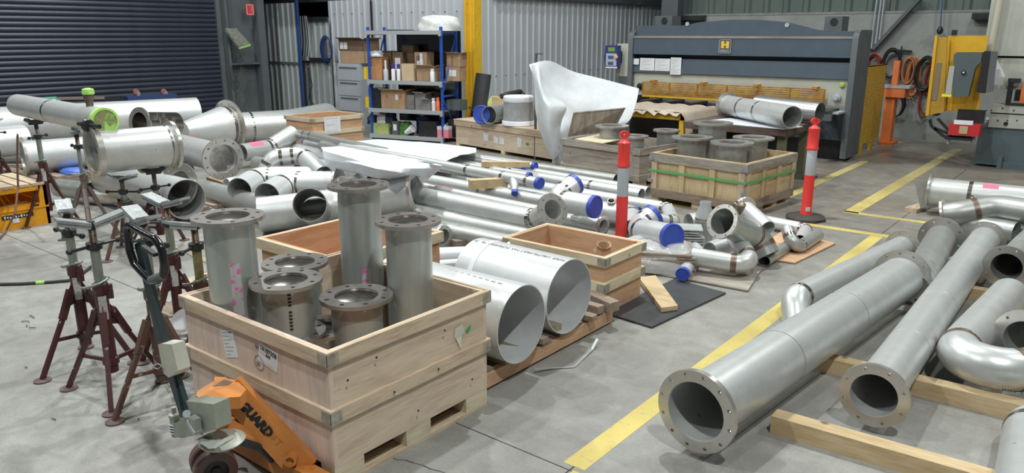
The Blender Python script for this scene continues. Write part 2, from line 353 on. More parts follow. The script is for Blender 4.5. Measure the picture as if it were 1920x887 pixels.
def add_cap(root, P, T, r, label='blue plastic end cap', h=.03):
    M = MB(); T = V(T).normalized(); M.lathe([(r*1.045, -h), (r*1.05, h*.35), (r*1.0, h*.5), (r*.90, h*.5), (r*.86, h*.3), (0.0001, h*.3)], P, T, 28); part('end_cap', M, BLUE, root, label, smooth=30)
def patch(root, C, i0, i1, r, ang, half, mt, name='label_tape', lab=None, off=.0012):
    T, U = frames(C); M = MB(); vs = []; k = 6
    for i in (i0, i1):
        a = C[int(i)].lerp(C[min(int(i)+1, len(C)-1)], i-int(i)); j = int(i); S = T[j].cross(U[j])
        for q in range(k+1):
            t = math.radians(ang)+(q/k-.5)*2*half/r; vs.append(a+(U[j]*math.cos(t)+S*math.sin(t))*(r+off))
    M.add(vs, [(q, q+1, k+2+q, k+1+q) for q in range(k)]); part(name, M, mt, root, lab)
def band(M, C, s, r, wd=.018, dr=.0012):
    """short sleeve around the path at station s (float index)"""
    i = min(int(s), len(C)-2); a = C[i].lerp(C[i+1], s-i); T = (C[i+1]-C[i]).normalized()
    M.lathe([(r*.99, -wd), (r+dr, -wd), (r+dr, wd), (r*.99, wd)], a, T, 28)
def bead(M, C, s, r, h=.003, wd=.005):
    i = min(int(s), len(C)-2); a = C[i].lerp(C[i+1], s-i); T = (C[i+1]-C[i]).normalized()
    M.lathe([(r*.99, -wd), (r+h, -wd*.4), (r+h, wd*.4), (r*.99, wd)], a, T, 28)
def pipe(label, pts, r, br=1.5, mt=None, e0='open', e1='open', cat='pipe', name='steel_pipe', group=None, seams='joints', tint=False, fr=1.45, ft=.022, fn=8, pink=None, n=32, wall=.006, extra=None, fm=None, root=None, k=8, rr=None, spans=()):
    P = [V(p) for p in pts]; C, J = fillet(P, br*r, k)
    mt = mt or STEEL
    zmin = min(p.z for p in C)-r
    root = root or thing(name, label, cat, (C[0].x, C[0].y, max(0, zmin)), group=group)
    M = MB(); rad = rr if rr else r
    if rr and len(rr) != len(C): rad = r
    sweep(M, C, rad, (rr[0] if rr else r)-wall, n); part('pipe_wall' if not rr else 'pipe_wall', M, mt, root, smooth=50)
    st = list(J) if seams == 'joints' else list(seams or [])
    for s in list(spans): st.append(s)
    if st:
        for s in st:
            B = MB(); D = MB(); band(B, C, s, r, .02 if tint is False else .024); bead(D, C, s, r); B.add(D.v, D.f)
            part('weld_band', B, BURN if tint else SEAM, root)
    for e, i, T in ((e0, 0, (C[0]-C[1]).normalized()), (e1, -1, (C[-1]-C[-2]).normalized())):
        if e == 'flange': add_flange(root, C[i]+T*.004, T, r*fr, r*.965, ft, fn, fm)
        elif e == 'cap': add_cap(root, C[i], T, r)
        elif e == 'blind': M = MB(); M.cyl(C[i]-T*.01, C[i]+T*.004, r*.99, n=28); part('end_disc', M, mt, root)
    if pink:
        for (i0, i1, ang, half) in (pink if isinstance(pink, list) else [pink]):
            patch(root, C, i0, i1, r, ang, half, PINK, 'pink_label', 'pink identification label stuck on the pipe')
    root['_n'] = len(C); del root['_n']
    return root, C
def spool(label, P, r, h, Ro, bot=False, group=None, mt=None, bore=None, mark=None, n=8, t=.02):
    """upright flanged spool, P = centre of its TOP face, h = height down"""
    P = V(P); root = thing('flanged_spool', label, 'pipe spool', P-V((0, 0, h)), group=group)
    M = MB(); C = [P-V((0, 0, h)), P-V((0, 0, .012))]; sweep(M, C, r, r-.006, 36); part('pipe_wall', M, mt or STEELG, root, smooth=50)
    add_flange(root, P, (0, 0, 1), Ro, r*.86, t, n, FLG if n == 12 else FLGD)
    D = MB(); bead(D, [P-V((0, 0, .04)), P-V((0, 0, .0))], .45, r, .006, .008); part('weld_seam', D, SEAM, root)
    if bot: add_flange(root, P-V((0, 0, h)), (0, 0, -1), Ro, r*.86, t, n, FLGD)
    return root
def label_on(root, C, R_, U_, wd, ht, lines=6, name='paper_label', lab=None, title=None, mt=None, bar=True):
    """flat paper label with lines of print; C centre, R_ right, U_ up"""
    C = V(C); R_ = V(R_).normalized(); U_ = V(U_).normalized(); nn = R_.cross(U_).normalized()
    M = MB(); M.hexa([C+R_*a*wd/2+U_*b*ht/2+nn*c for c in (-.0005, .0008) for a, b in ((-1, -1), (1, -1), (1, 1), (-1, 1))]); o = part(name, M, mt or PAPER, root, lab, smooth=0)
    D = MB(); y0 = .32 if title else .40
    for i in range(lines):
        y = y0-i*(y0+.40)/max(1, lines-1) if lines > 1 else 0; ln = (.78, .55, .7, .4, .74, .6, .35)[i % 7]; x0 = -.42
        p = C+U_*ht*y+R_*wd*x0+nn*.0012; hh = ht*.016
        D.add([p, p+R_*wd*ln, p+R_*wd*ln+U_*hh, p+U_*hh], [(0, 1, 2, 3)])
    if bar:
        for i in range(9):
            p = C+U_*ht*.38+R_*wd*(.12+.03*i)+nn*.0012; D.add([p, p+R_*wd*.014, p+R_*wd*.014+U_*ht*.07, p+U_*ht*.07], [(0, 1, 2, 3)])
    if lines: part('print_lines', D, INKG, o, smooth=0)
    if title:
        for i, (s, sz, yy) in enumerate(title): txt(s, sz, C+U_*ht*yy+nn*.0014, R_, U_, INK, o, bold=.0006)
    return o
# ------------------------------------------------------------------ SETTING
XJ = [-19.5, -13.6, -7.8, -1.80, 4.2]; YJ = [-3.2, 2.68, 8.72, 14.7, 20.7]
fl = struct('floor', MB().b2((-26, -6, -.30), (8, 26, -.02)), FLOORM)
xs = [-26]+XJ+[8]; ys = [-6]+YJ+[26]; g = .004
for i in range(len(xs)-1):
    for j in range(len(ys)-1):
        M = MB(); M.b2((xs[i]+g, ys[j]+g, -.02), (xs[i+1]-g, ys[j+1]-g, 0)); part('slab', M, FLOORM, fl, smooth=0)
def line(a, b, wd=.11, z=.0012):
    M = MB(); a = V(a); b = V(b); t = (b-a).normalized(); s = V((-t.y, t.x, 0))*wd/2
    M.hexa([a-s, b-s, b+s, a+s, a-s+V((0, 0, z)), b-s+V((0, 0, z)), b+s+V((0, 0, z)), a+s+V((0, 0, z))]); part('painted_line', M, LINE, fl, smooth=0)
line((-1.802, 2.72, 0), (-1.812, 8.2, 0), .12); line((-1.76, 2.69, 0), (-1.76, 2.55, 0), .05)
line((-4.3, 8.27, 0), (-1.2, 8.27, 0), .11)
line((-2.33, 9.15, 0), (-2.30, 15.6, 0), .16); line((-2.41, 9.16, 0), (-1.0, 9.16, 0), .10)
line((-3.22, 9.0, 0), (-3.22, 13.3, 0), .12); line((-3.45, 14.9, 0), (-3.35, 16.0, 0), .14); line((-3.7, 8.9, 0), (-3.4, 8.6, 0), .1)
# floor cracks (narrow open crack traced as a thin dark recess strip)
CR = mat('crack_dark', (.07, .07, .065), .9)
def crack(pts, wd=.004):
    M = MB()
    for a, b in zip(pts[:-1], pts[1:]):
        a = V((a[0], a[1], .0)); b = V((b[0], b[1], 0)); t = (b-a).normalized(); s = V((-t.y, t.x, 0))*wd*R.uniform(.4, 1); u = V((0, 0, .0008))
        M.hexa([a-s, b-s, b+s, a+s, a-s+u, b-s+u, b+s+u, a+s+u])
    part('crack', M, CR, fl, smooth=0)
q = [W(*p) for p in ((728, 856), (745, 862), (760, 863), (775, 868), (793, 873), (808, 880), (826, 884), (842, 890))]; crack([(p.x, p.y) for p in q], .005)
STAIN = mat('oil_stain', (.12, .105, .09), .45, 0, (.17, .15, .13), 3)
M = MB(); c = W(1800, 309); M.prism([c+V((1.05*math.cos(a*PI/12)*(1+.12*math.sin(3*a)), .45*math.sin(a*PI/12), 0)) for a in range(24)], (0, 0, .001)); part('oil_stain', M, STAIN, fl)
M = MB(); c = W(1655, 292); M.prism([c+V(p) for p in ((-.35, -.8, 0.001), (.45, -.75, 0.001), (.55, .75, 0.001), (-.2, .8, 0.001))], (0, 0, .002)); part('damp_patch', M, mat('damp_floor', (.13, .12, .10), .3, 0, (.18, .165, .145), 2), fl)
# roller door in the left wall ------------------------------------------------
XD = -15.8; DOORM = mat('door_navy', (.025, .030, .052), .42, .25, (.035, .041, .062), 3, (1, 1, 1), .3)
door = thing('door_1', None, None, (XD, 5, 0), kind='structure')
pitch = .098; prof = [(0, 0), (.012, .012), (.02, .03), (.022, .05), (.016, .068), (.004, .08), (.0, .09), (0, .098)]
M = MB(); m_ = len(prof); y0, y1 = 0.6, 9.43
vs = [(p[0], y, p[1]) for y in (y0-5, y1-5) for p in prof]+[(-.004, y, p[1]) for y in (y0-5, y1-5) for p in prof]
fs = [(i, i+1, m_+i+1, m_+i) for i in range(m_-1)]+[(2*m_+i, 3*m_+i, 3*m_+i+1, 2*m_+i+1) for i in range(m_-1)]
M.add(vs, fs); slat = M.mesh('slat', 40); slat.materials.append(DOORM)
for i in range(38):
    o = bpy.data.objects.new('slat', slat); COL.objects.link(o); o.parent = door; o.location = (0, 0, .05+i*pitch)
part('bottom_rail', MB().b2((XD-.02, y0, 0), (XD+.03, y1, .06)), BLKM, door)
for yy in (y0-.05, y1):
    part('guide_channel', MB().b2((XD-.03, yy, 0), (XD+.07, yy+.1, 3.9)), MGREY, door)
struct('wall_left', MB().b2((XD-.25, -6, 0), (XD-.08, .55, 6)).b2((XD-.25, .55, 3.8), (XD-.08, 11.8, 6)).b2((XD-.25, 9.5, 0), (XD-.08, 10.5, 4)), mat('wall_dark_grey', (.10, .11, .12), .7, 0, (.07, .075, .08), 2))
# steel column beside it
colm = thing('trim_1', None, None, (-15.75, 10, 0), kind='structure')
part('column_web', MB().b2((XD-.05, 9.56, 0), (XD, 10.5, 4.2)), MGREY, colm)
part('column_flange', MB().b2((XD, 9.54, 0), (XD+.22, 9.6, 4.2)), MGREY, colm); part('column_flange', MB().b2((XD, 10.32, 0), (XD+.25, 10.5, 4.2)), MGREY, colm)
part('stiffener', MB().b2((XD, 9.6, 1.32), (XD+.2, 10.32, 1.35)), MGREY, colm)
p1, p2 = WX(460, 7, XD+.26), WX(477, 29, XD+.26)
sg = thing('fire_sign', 'small red fire extinguisher location sign on the grey steel column', 'sign', (XD+.26, p1.y, p2.z))
part('sign_plate', MB().b2((XD+.248, p1.y, p2.z), (XD+.262, p2.y, p1.z)), mat('sign_red', (.55, .05, .04), .5), sg, smooth=0)
part('pictogram', MB().b2((XD+.262, p1.y+.13, p2.z+.07), (XD+.266, p2.y-.07, p1.z-.05)), PAPER, sg, smooth=0)
bd = MB()
a_, b_ = p1.y+.02, p2.y-.02; c_, d_ = p2.z+.02, p1.z-.02
for u, v in (((a_, c_), (b_, c_+.008)), ((a_, d_-.008), (b_, d_)), ((a_, c_), (a_+.008, d_)), ((b_-.008, c_), (b_, d_))): bd.b2((XD+.262, u[0], u[1]), (XD+.265, v[0], v[1]))
part('sign_border', bd, PAPER, sg, smooth=0)
# grimy junction box cover hanging out of the column with chain
t = thing('counterweight_box', 'flaking speckled grey plate hanging askew on the steel column', 'panel', WX(440, 92, XD+.3))
M = MB(); P = [WX(421, 57, XD+.30), WX(442, 57, XD+.22), WX(468, 86, XD+.34), WX(447, 92, XD+.44)]; M.prism(P, (.03, 0, .045)); part('cover_plate', M, mat('speckled', (.30, .31, .27), .7, 0, (.05, .05, .045), 34), t)
part('green_mark', MB().prism([P[3].lerp(P[2], .0)+V((.02, 0, 0)), P[2]+V((.02, 0, 0)), P[2]+V((.02, 0, .04)), P[3]+V((.02, 0, .03))], (.02, 0, .0)), LIME, t)
t = thing('hand_chain', 'thin dark looped chain hanging on the steel column', 'chain', WX(440, 170, XD+.2))
for (xa, xb, yb) in ((428, 458, 172), (430, 455, 160), (434, 452, 152)):
    pts = [WX(xa+(xb-xa)*k/10, 122+(yb-122)*math.sin(PI*min(1, k/10*.98)/1.0)**.8, XD+.24) for k in range(11)]
    part('chain_strand', MB().tube(pts, .008, 6), mat('chain_dirty', (.10, .11, .09), .6, .4), t)
# --- shed left of the rack (ribbed cladding) ---------------------------------
CLAD = mat('cladding_grey', (.56, .59, .63), .45, .1, (.50, .53, .57), 1.3)
CLADD = mat('cladding_dim', (.40, .44, .44), .5, .15, (.33, .37, .37), 1.3)
def cladding(parent, A, B, z0, z1, mt, out, pitch=.19, rib=.024, per=4, name='cladding_sheet'):
    """ribbed sheets from A to B (xy); `out` = outward normal"""
    A = V((*A, 0)); B = V((*B, 0)); Lg = (B-A).length; t = (B-A)/Lg; o = V((*out, 0)); nrib = max(1, round(Lg/pitch)); p = Lg/nrib
    for s in range(0, nrib, per):
        k = min(per, nrib-s); pr = []
        for i in range(k):
            b = (s+i)*p
            pr += [(b, 0), (b+p*.30, 0), (b+p*.40, rib), (b+p*.60, rib), (b+p*.70, 0), (b+p*.999, 0)]
        M = MB(); n = len(pr)
        vs = [A+t*u+o*d+V((0, 0, z)) for z in (z0, z1) for u, d in pr]+[A+t*u+o*(d-.003)+V((0, 0, z)) for z in (z0, z1) for u, d in pr]
        M.add(vs, [(i, i+1, n+i+1, n+i) for i in range(n-1)]+[(2*n+i, 3*n+i, 3*n+i+1, 2*n+i+1) for i in range(n-1)]+[(i+n, i+1+n, 3*n+i+1, 3*n+i) for i in range(n-1)]); part(name, M, mt, parent, smooth=0)
YS = 11.8; XS = -10.3; ZS = 2.7
sh = struct('wall_front', MB().b2((-14.95, YS+.05, 0), (XS-.05, YS+.12, ZS)), MGREY)
cladding(sh, (-14.93, YS), (XS, YS), 0, ZS+.02, CLAD, (0, -1))
part('dark_downpipe', MB().b2((-13.42, YS-.05, 0), (-13.38, YS-.03, ZS)), BLKM, sh)
sh2 = struct('wall_side', MB().b2((XS-.12, YS+.12, 0), (XS-.05, 19.9, ZS)), MGREY)
cladding(sh2, (XS, 19.85), (XS, YS), 0, ZS, CLAD, (1, 0), pitch=.21, per=5)
part('wall_top_beam', MB().b2((XS-.1, 12.2, ZS), (XS+.12, 19.9, ZS+.35)), MGREY, sh2)
M = MB()
for k in range(24): M.cyl((XS+.024, 12.3+k*.32, 1.15), (XS+.034, 12.3+k*.32, 1.15), .012, n=6)
for k in range(14): M.cyl((-14.7+k*.32, YS-.024, 2.42), (-14.7+k*.32, YS-.034, 2.42), .012, n=6)
tag(part('cladding_screw', M, BLKM, sh2), kind='stuff')
struct('trim_2', MB().b2((-20, YS+.2, ZS+.02), (XS-.1, 19.9, ZS+.1)), MGREY)     # unseen shed roof, added to block light and darken the opening
# yellow column at the corner
yc = thing('trim_3', None, None, (XS, 11.6, 0), kind='structure')
part('column_flange', MB().b2((XS+.02, 11.60, 0), (XS+.06, 11.82, 4.5)), YELD, yc); part('column_web', MB().b2((XS-.18, 11.67, 0), (XS+.02, 11.70, 4.5)), YELD, yc); part('column_flange', MB().b2((XS-.20, 11.60, 0), (XS-.16, 11.78, 4.5)), YELD, yc)
# grey column at the far end of the shed wall
struct('trim_4', MB().b2((-8.55, 16.2, 0), (-8.25, 16.5, 5)).b2((-8.6, 16.1, 0), (-8.2, 16.16, 5)), MGREY)
# --- back wall: concrete with green cladding above ----------------------------
YB = 16.6; CONC = mat('tilt_concrete', (.36, .37, .355), .85, 0, (.24, .25, .24), 1.6, (1, 1, 1), .25, .3, 30, spots=((.25, .26, .25), 2.3, .64))
bw = struct('wall_back', MB().b2((-8.6, YB, 0), (8, YB+.2, 2.38)), CONC)
GRC = mat('cladding_green', (.13, .165, .15), .5, .1, (.10, .13, .12), 2)
cladding(bw, (-8.3, YB+.12), (8, YB+.12), 2.40, 5.2, GRC, (0, -1), pitch=.42, rib=.05, per=3)
part('ledge', MB().b2((-8.6, YB-.01, 2.37), (8, YB+.16, 2.41)), mat('ledge_grey', (.30, .31, .29), .8, 0, (.2, .21, .2), 6), bw)
M = MB(); M.bar(WY(1728, -6, YB-.1), WY(1638, 92, YB-.1), .16, .06); part('diagonal_brace', M, MGREY, bw)
part('steel_beam', MB().b2((WY(1285, 30, YB).x, YB-.25, 2.28), (WY(1325, 30, YB).x, YB-.02, 2.38)), BLKM, bw)
M = MB(); a = WY(1866, 30, YB-.1); b = WY(1824, 30, YB-.1); M.b2((b.x, YB-.2, b.z-.06), (a.x+.2, YB-.02, b.z+.05)); part('wall_bracket', M, BLKM, bw)
for px in (1637, 1645, 1651): part('conduit', MB().cyl(WY(px-4, 88, YB-.06), WY(px+8, -10, YB-.06), .016, n=8), GREYL, bw)
part('conduit_box', MB().box(WY(1630, 85, YB-.1), (.12, .08, .12)), GREYL, bw)
struct('wall_right', MB().b2((7.9, -6, 0), (8.0, YB, 5)), CONC)
# ------------------------------------------------------------------ helpers in world
def ZA(X, Y, py):
    """height z at which the vertical through (X,Y) meets image row py (used to read heights)"""
    lo, hi = -1, 6
    for _ in range(50):
        m = (lo+hi)/2; v = V((X, Y, m))-EYE; y = 443.5-FPX*v.dot(UP)/v.dot(FW)
        if y > py: lo = m
        else: hi = m
    return lo
def pp(label, pts, rpx, **k):
    P = [W(*p) for p in pts]; r = rpx*depth(P[0])/FPX; return pipe(label, P, r, **k)
# ------------------------------------------------------------------ RIGHT FOREGROUND
def timber(label, a, b, wd=.09, ht=.09, z=0, kind='gold', group=None, name='timber_bearer'):
    a = V(a); b = V(b); M = MB(); M.bar(V((a.x, a.y, z+ht/2)), V((b.x, b.y, z+ht/2)), wd, ht)
    return solo(name, M, wood(kind, 'x' if abs(b.x-a.x) > abs(b.y-a.y) else 'y'), label, 'timber', group, smooth=0)
timber('long sawn timber bearer in front of the two flanged pipe ends, bottom right', (-1.19, 3.66), (.25, 3.72), .095, .10)
timber('timber bearer lying under the right-hand flanged pipes and elbowed pipe', (-1.62, 4.58), (.35, 4.62), .095, .095)
timber('short split timber offcut at the bottom edge below the largest flange', (-1.14, 2.88), (-.62, 2.72), .11, .07, kind='gold')
timber('far timber bearer glimpsed between the long pipes', (-1.5, 6.62), (-.1, 6.68), .09, .09)
r1, C1 = pipe('largest long flanged pipe in the right foreground, bolt-holed flange facing the camera', [W(1304, 772, .253), W(1692, 520, .253)], .156, e0='flange', e1='flange', fr=1.33, ft=.03, fn=12, mt=STEEL, wall=.008, seams=[], n=48)
for s in (.30, .62): D = MB(); bead(D, C1, s, .158, .0012, .003); part('weld_seam', D, STEEL2, r1)
pipe('duller grey flanged pipe lying behind the far flange of the largest pipe', [W(1712, 545, .19), W(1764, 446, .19)], .122, e0='open', e1='flange', fr=1.55, mt=STEEL2, n=32, seams=[])
r2, C2 = pipe('long flanged pipe second from the right foreground, flange just above the front timber', [W(1638, 742, .215), W(1846, 450, .215)], .120, e0='flange', e1='flange', fr=1.42, ft=.024, n=40, seams=[])
for s in (.2, .43): D = MB(); bead(D, C2, s, .12, .0015, .004); part('weld_seam', D, STEEL2, r2)
M = MB(); M.cyl(C2[0]+(C2[1]-C2[0])*.03, C2[0]+(C2[1]-C2[0])*.032, .112, n=28); 
pipe('slim pipe with a down-turned bright elbow, left of the largest pipe', [W(1494, 606, .02), W(1490, 560, .16), W(1692, 463, .16)], .098, br=1.3, e1='flange', fr=1.5, seams=[9], n=32)
pipe('elbowed pipe at the right edge running back then turning right', [W(1892, 552, .215), W(1758, 700, .215), W(1985, 690, .215)], .118, br=1.5, n=40, tint=True)
p_ = [o for o in bpy.data.objects if o.get('label') == 'elbowed pipe at the right edge running back then turning right'][0]
aS = -.42; nS = V((0, -math.cos(aS), math.sin(aS))); bS = W(1870, 696, .215)
txt('OX  ASTM', .026, V((WY(1905, 727, bS.y-.11).x, bS.y, .215))+nS*.1195, (-1, 0, 0), nS.cross(V((-1, 0, 0))), INK, p_)
pipe('pipe with a dark-bored flange facing the camera, at the right edge', [W(1887, 501, .26), W(1985, 400, .26)], .112, e0='flange', fr=1.5, fn=8, n=36, mt=STEEL2, seams=[])
pipe('flanged pipe cut by the right edge below the dark-bored flange', [W(1921, 640, .24), W(2040, 600, .24)], .125, e0='flange', fr=1.5, fn=8, n=36, mt=STEEL2, seams=[])
pipe('pipe elbow at the bottom right corner with a bright weld', [W(2040, 800, .14), W(1935, 800, .14), W(1915, 985, .14)], .118, br=1.3, n=40, tint=False)
# far right group
timber('small timber block under the far horizontal flanged pipe', W(1706, 398), W(1748, 384), .14, .045, kind='pine', name='timber_block')
timber('second timber chock under the far horizontal flanged pipe', W(1785, 405), W(1800, 392), .14, .045, kind='old', name='timber_block')
r7, C7 = pipe('far horizontal flanged pipe with a pink label, right of the yellow bay lines', [W(1741, 359, .25), W(1990, 385, .25)], .160, e0='flange', fr=1.26, mt=STEEL, n=36, seams=[.33], pink=(.42, .54, 28, .035))
a = C7[0]; T = (C7[-1]-C7[0]).normalized(); S = V((T.y, -T.x, 0))
part('stop_plate', MB().prism([a-T*.16+V((0, 0, .12)), a-T*.02+V((0, 0, .12)), a-T*.02+V((0, 0, -.20)), a-T*.06+V((0, 0, -.2))], S*.012), STEEL2, r7)
part('top_channel', MB().bar(a-S*.10+V((0, 0, .135)), C7[-1]-S*.10+V((0, 0, .135)), .06, .01), STEELW, r7)
r8, C8 = pipe('brown-tinted pipe with a branch stub, in front of the far horizontal pipe', [W(1769, 404, .30), W(1800, 400, .34), W(1868, 388, .42), W(1990, 408, .42)], .118, br=2.2, e0='flange', fr=1.35, mt=STEEL2, tint=True, seams=[9.5], n=36)
part('branch_stub', MB().cyl(W(1846, 381, .45), W(1844, 372, .50), .033, n=14), BURN, r8); part('lifting_lug', MB().lathe([(.04, -.012), (.05, 0), (.04, .012), (.022, .012), (.022, -.012)], W(1822, 375, .42), (1, .3, 0), 14, True), SEAM, r8)
pipe('short flanged pipe end facing left under the brown-tinted pipe', [W(1806, 418, .24), W(1905, 436, .24)], .098, e0='flange', fr=1.5, mt=STEELG, n=32, seams=[])
pipe('pipe elbow with a taped joint at the right edge behind the long pipes', [W(1872, 436, .14), W(1900, 442, .14), W(1975, 470, .14)], .105, br=1.6, mt=STEELG, n=32)
# ------------------------------------------------------------------ BOLLARDS
def bollard(label, P):
    t = thing('bollard', label, 'bollard', P, group='red and white temporary bollards')
    part('base', MB().lathe([(.22, 0), (.22, .03), (.17, .055), (.07, .06), (.0001, .06)], n=8), mat('rubber_base', (.045, .04, .038), .75, 0, (.07, .06, .055), 12), t, w=False)
    part('post', MB().lathe([(.064, .055), (.062, .075), (.056, .09), (.055, .50), (.05, .505)], n=28), RED, t, w=False)
    part('reflective_band', MB().lathe([(.054, .50), (.0535, .78), (.05, .785)], n=28), SILV, t, 'silver reflective band', w=False)
    part('top_sleeve', MB().lathe([(.055, .775), (.064, .785), (.064, .80), (.057, .81), (.057, .985), (.062, .995), (.060, 1.01), (.035, 1.03), (.022, 1.045), (.020, 1.06), (.0001, 1.06)], n=28), RED, t, w=False)
    M = MB(); k = 20; out = [V((.048*math.cos(a*2*PI/k), -.016, 1.085+.036*math.sin(a*2*PI/k))) for a in range(k)]; inn = [V((.012*math.cos(a*2*PI/k), -.016, 1.09+.012*math.sin(a*2*PI/k))) for a in range(k)]
    o = V((0, .032, 0)); vs = out+inn+[p+o for p in out]+[p+o for p in inn]
    M.add(vs, [(i, (i+1) % k, k+(i+1) % k, k+i) for i in range(k)]+[(2*k+(i+1) % k, 2*k+i, 3*k+i, 3*k+(i+1) % k) for i in range(k)]+[((i+1) % k, i, 2*k+i, 2*k+(i+1) % k) for i in range(k)]+[(k+i, k+(i+1) % k, 3*k+(i+1) % k, 3*k+i) for i in range(k)])
    part('handle', M, RED, t, w=False); t.rotation_euler = (0, 0, YAW+.1)
    return t
b2 = bollard('red and silver bollard on the open floor right of the strapped crate', W(1510, 411))
b1 = bollard('red and silver bollard standing among the blue-capped pipes', W(1163.5, 462))
LB = MB(); LB.box((-.012, -.0575, .125), (.05, .004, .045)); part('base_sticker', LB, PAPER, b2, w=False)
b1.children[0] if b1.children else None
# ------------------------------------------------------------------ CRATES
BRK = mat('bracket_zinc', (.44, .41, .35), .6, .2, (.22, .19, .16), 24)
def crate(label, O, rz, sx, sy, z0, h, t=.022, wk='ply', bk='pine', bat=(), bh=.075, bt=.024, base=True, brackets=True, floor_=True, posts=None, name='plywood_crate', cat='crate', panel_mat=None, group=None, blocks=3, bx=None):
    """local: near-right corner at origin, extends to -x and +y"""
    c = thing(name, label, cat, (O[0], O[1], 0), rz, group=group)
    pw = panel_mat or (lambda ax: wood(wk, ax))
    part('side_panel', MB().b2((-sx, 0, z0), (0, t, z0+h)), pw('x'), c, w=False, smooth=0); part('side_panel', MB().b2((-sx, sy-t, z0), (0, sy, z0+h)), pw('x'), c, w=False, smooth=0)
    part('side_panel', MB().b2((-t, t, z0), (0, sy-t, z0+h)), pw('y'), c, w=False, smooth=0); part('side_panel', MB().b2((-sx, t, z0), (-sx+t, sy-t, z0+h)), pw('y'), c, w=False, smooth=0)
    for zb in bat:
        for nm, a, b in (('x', (-sx-bt, -bt, zb-bh), (bt, 0, zb)), ('x', (-sx-bt, sy, zb-bh), (bt, sy+bt, zb)), ('y', (0, 0, zb-bh), (bt, sy, zb)), ('y', (-sx-bt, 0, zb-bh), (-sx, sy, zb))):
            part('batten', MB().b2(a, b), wood(bk, nm), c, w=False, smooth=0)
        if brackets:
            for x_, y_ in ((0, 0), (-sx, 0), (0, sy)):
                sgx = 1 if x_ == 0 else -1; M = MB(); e = bt+.0015
                ys = -1 if y_ == 0 else 1
                M.b2((x_+sgx*(e-.0), y_+ys*e, zb-bh*.92), (x_+sgx*(e-.002), y_-ys*.045, zb-bh*.12)); M.b2((x_+sgx*e, y_+ys*e, zb-bh*.92), (x_-sgx*.045, y_+ys*(e-.002), zb-bh*.12))
                part('corner_bracket', M, BRK, c, w=False, smooth=0)
    if floor_: part('crate_floor', MB().b2((-sx+t, t, z0), (-t, sy-t, z0+.02)), pw('x'), c, w=False, smooth=0)
    if base:
        for i in range(blocks):
            wB = bx or .17; y = (sy-wB)*i/(blocks-1)
            for x in (-sx, -sx/2-.05, -.10): part('skid_block', MB().b2((x+.001, y, .018), (x+.099, y+wB, z0)), wood('pale', 'y'), c, w=False, smooth=0)
        for x in (-sx, -sx/2-.05, -.10): part('skid_board', MB().b2((x, 0, 0), (x+.1, sy, .018)), wood('pine', 'y'), c, w=False, smooth=0)
    return c
# A: the big one in front
AX, AY, ASX, ASY = -2.53, 1.885, 1.19, 1.05
zt = .675
zm = .398
cA = crate('large plywood crate in the foreground with a numbered white label and flanged spools inside', (AX, AY), 0, ASX, ASY, .105, zt-.105-.004, bat=(zt, zm), wk='ply', bh=.068, bt=.018)
for o in KIDS(cA):
    if o.name.startswith('side_panel') and abs(o.bound_box[0][1]) < .01 and o.bound_box[6][1] < .05: o.data.materials[0] = wood('pink', 'z')
fx = AY-.0012
def quad(*q): TL, TR, BR, BL = [WY(x, y, fx) for x, y in q]; return (TL+TR+BR+BL)/4, (TR-TL)+(BR-BL), (TL-BL)+(TR-BR), ((TR-TL).length+(BR-BL).length)/2, ((TL-BL).length+(TR-BR).length)/2
a = quad((414, 619), (436, 618), (447, 671), (425, 670)); label_on(cA, *a, 7, lab='tall white consignment label')
a = quad((486, 640), (522, 664), (520, 700), (484, 675)); label_on(cA, *a, 3, title=[('1618735B', a[3]*.21, .26), ('BAS', a[3]*.14, .02)], lab='white label printed 1618735B BAS', bar=False)
txt('W', .035, WY(482, 651, fx)-V((0, .001, 0)), (1, 0, 0), (0, 0, 1), INKG, cA); txt('36', .03, WY(484, 682, fx)-V((0, .001, 0)), (1, 0, .2), (-.2, 0, 1), INKG, cA)
M = MB(); cc = WY(486, 680, fx)-V((0, .0006, 0)); M.lathe([(.036, 0), (.039, 0), (.039, .0006), (.036, .0006)], cc, (0, -1, 0), 28, True); part('ring_mark', M, INKG, cA)
a = WX(860, 628, AX+.002); M = MB(); pts = [(-.03, .045), (.02, .055), (.045, .0), (.02, -.01), (.0, -.07), (-.02, -.02), (-.035, -.0)]
M.prism([a+V((.004+.006*math.sin(i*2), u, v)) for i, (u, v) in enumerate(pts)], (.001, 0, 0)); part('torn_label', M, mat('torn_paper', (.62, .60, .50), .8), cA, 'torn remains of a paper label', smooth=0)
a = WX(877, 617, AX+.002); M = MB(); M.prism([a+V((.004, u, v)) for u, v in ((-.018, 0), (.015, .016), (.022, .02), (.005, -.008), (-.012, -.012))], (.004, 0, 0)); part('green_tag', M, mat('green_plastic', (.02, .34, .11), .5), cA, smooth=0)
M = MB()
for y_, z_ in ((.08, .52), (.5, .2), (.25, .57), (.9, .22), (.7, .56), (.35, zm-.04), (.65, zm-.03)): M.cyl((AX+.0255, AY+y_, z_), (AX+.0285, AY+y_, z_), .006, n=6)
tag(part('nail_head', M, BLKM, cA), kind='stuff')
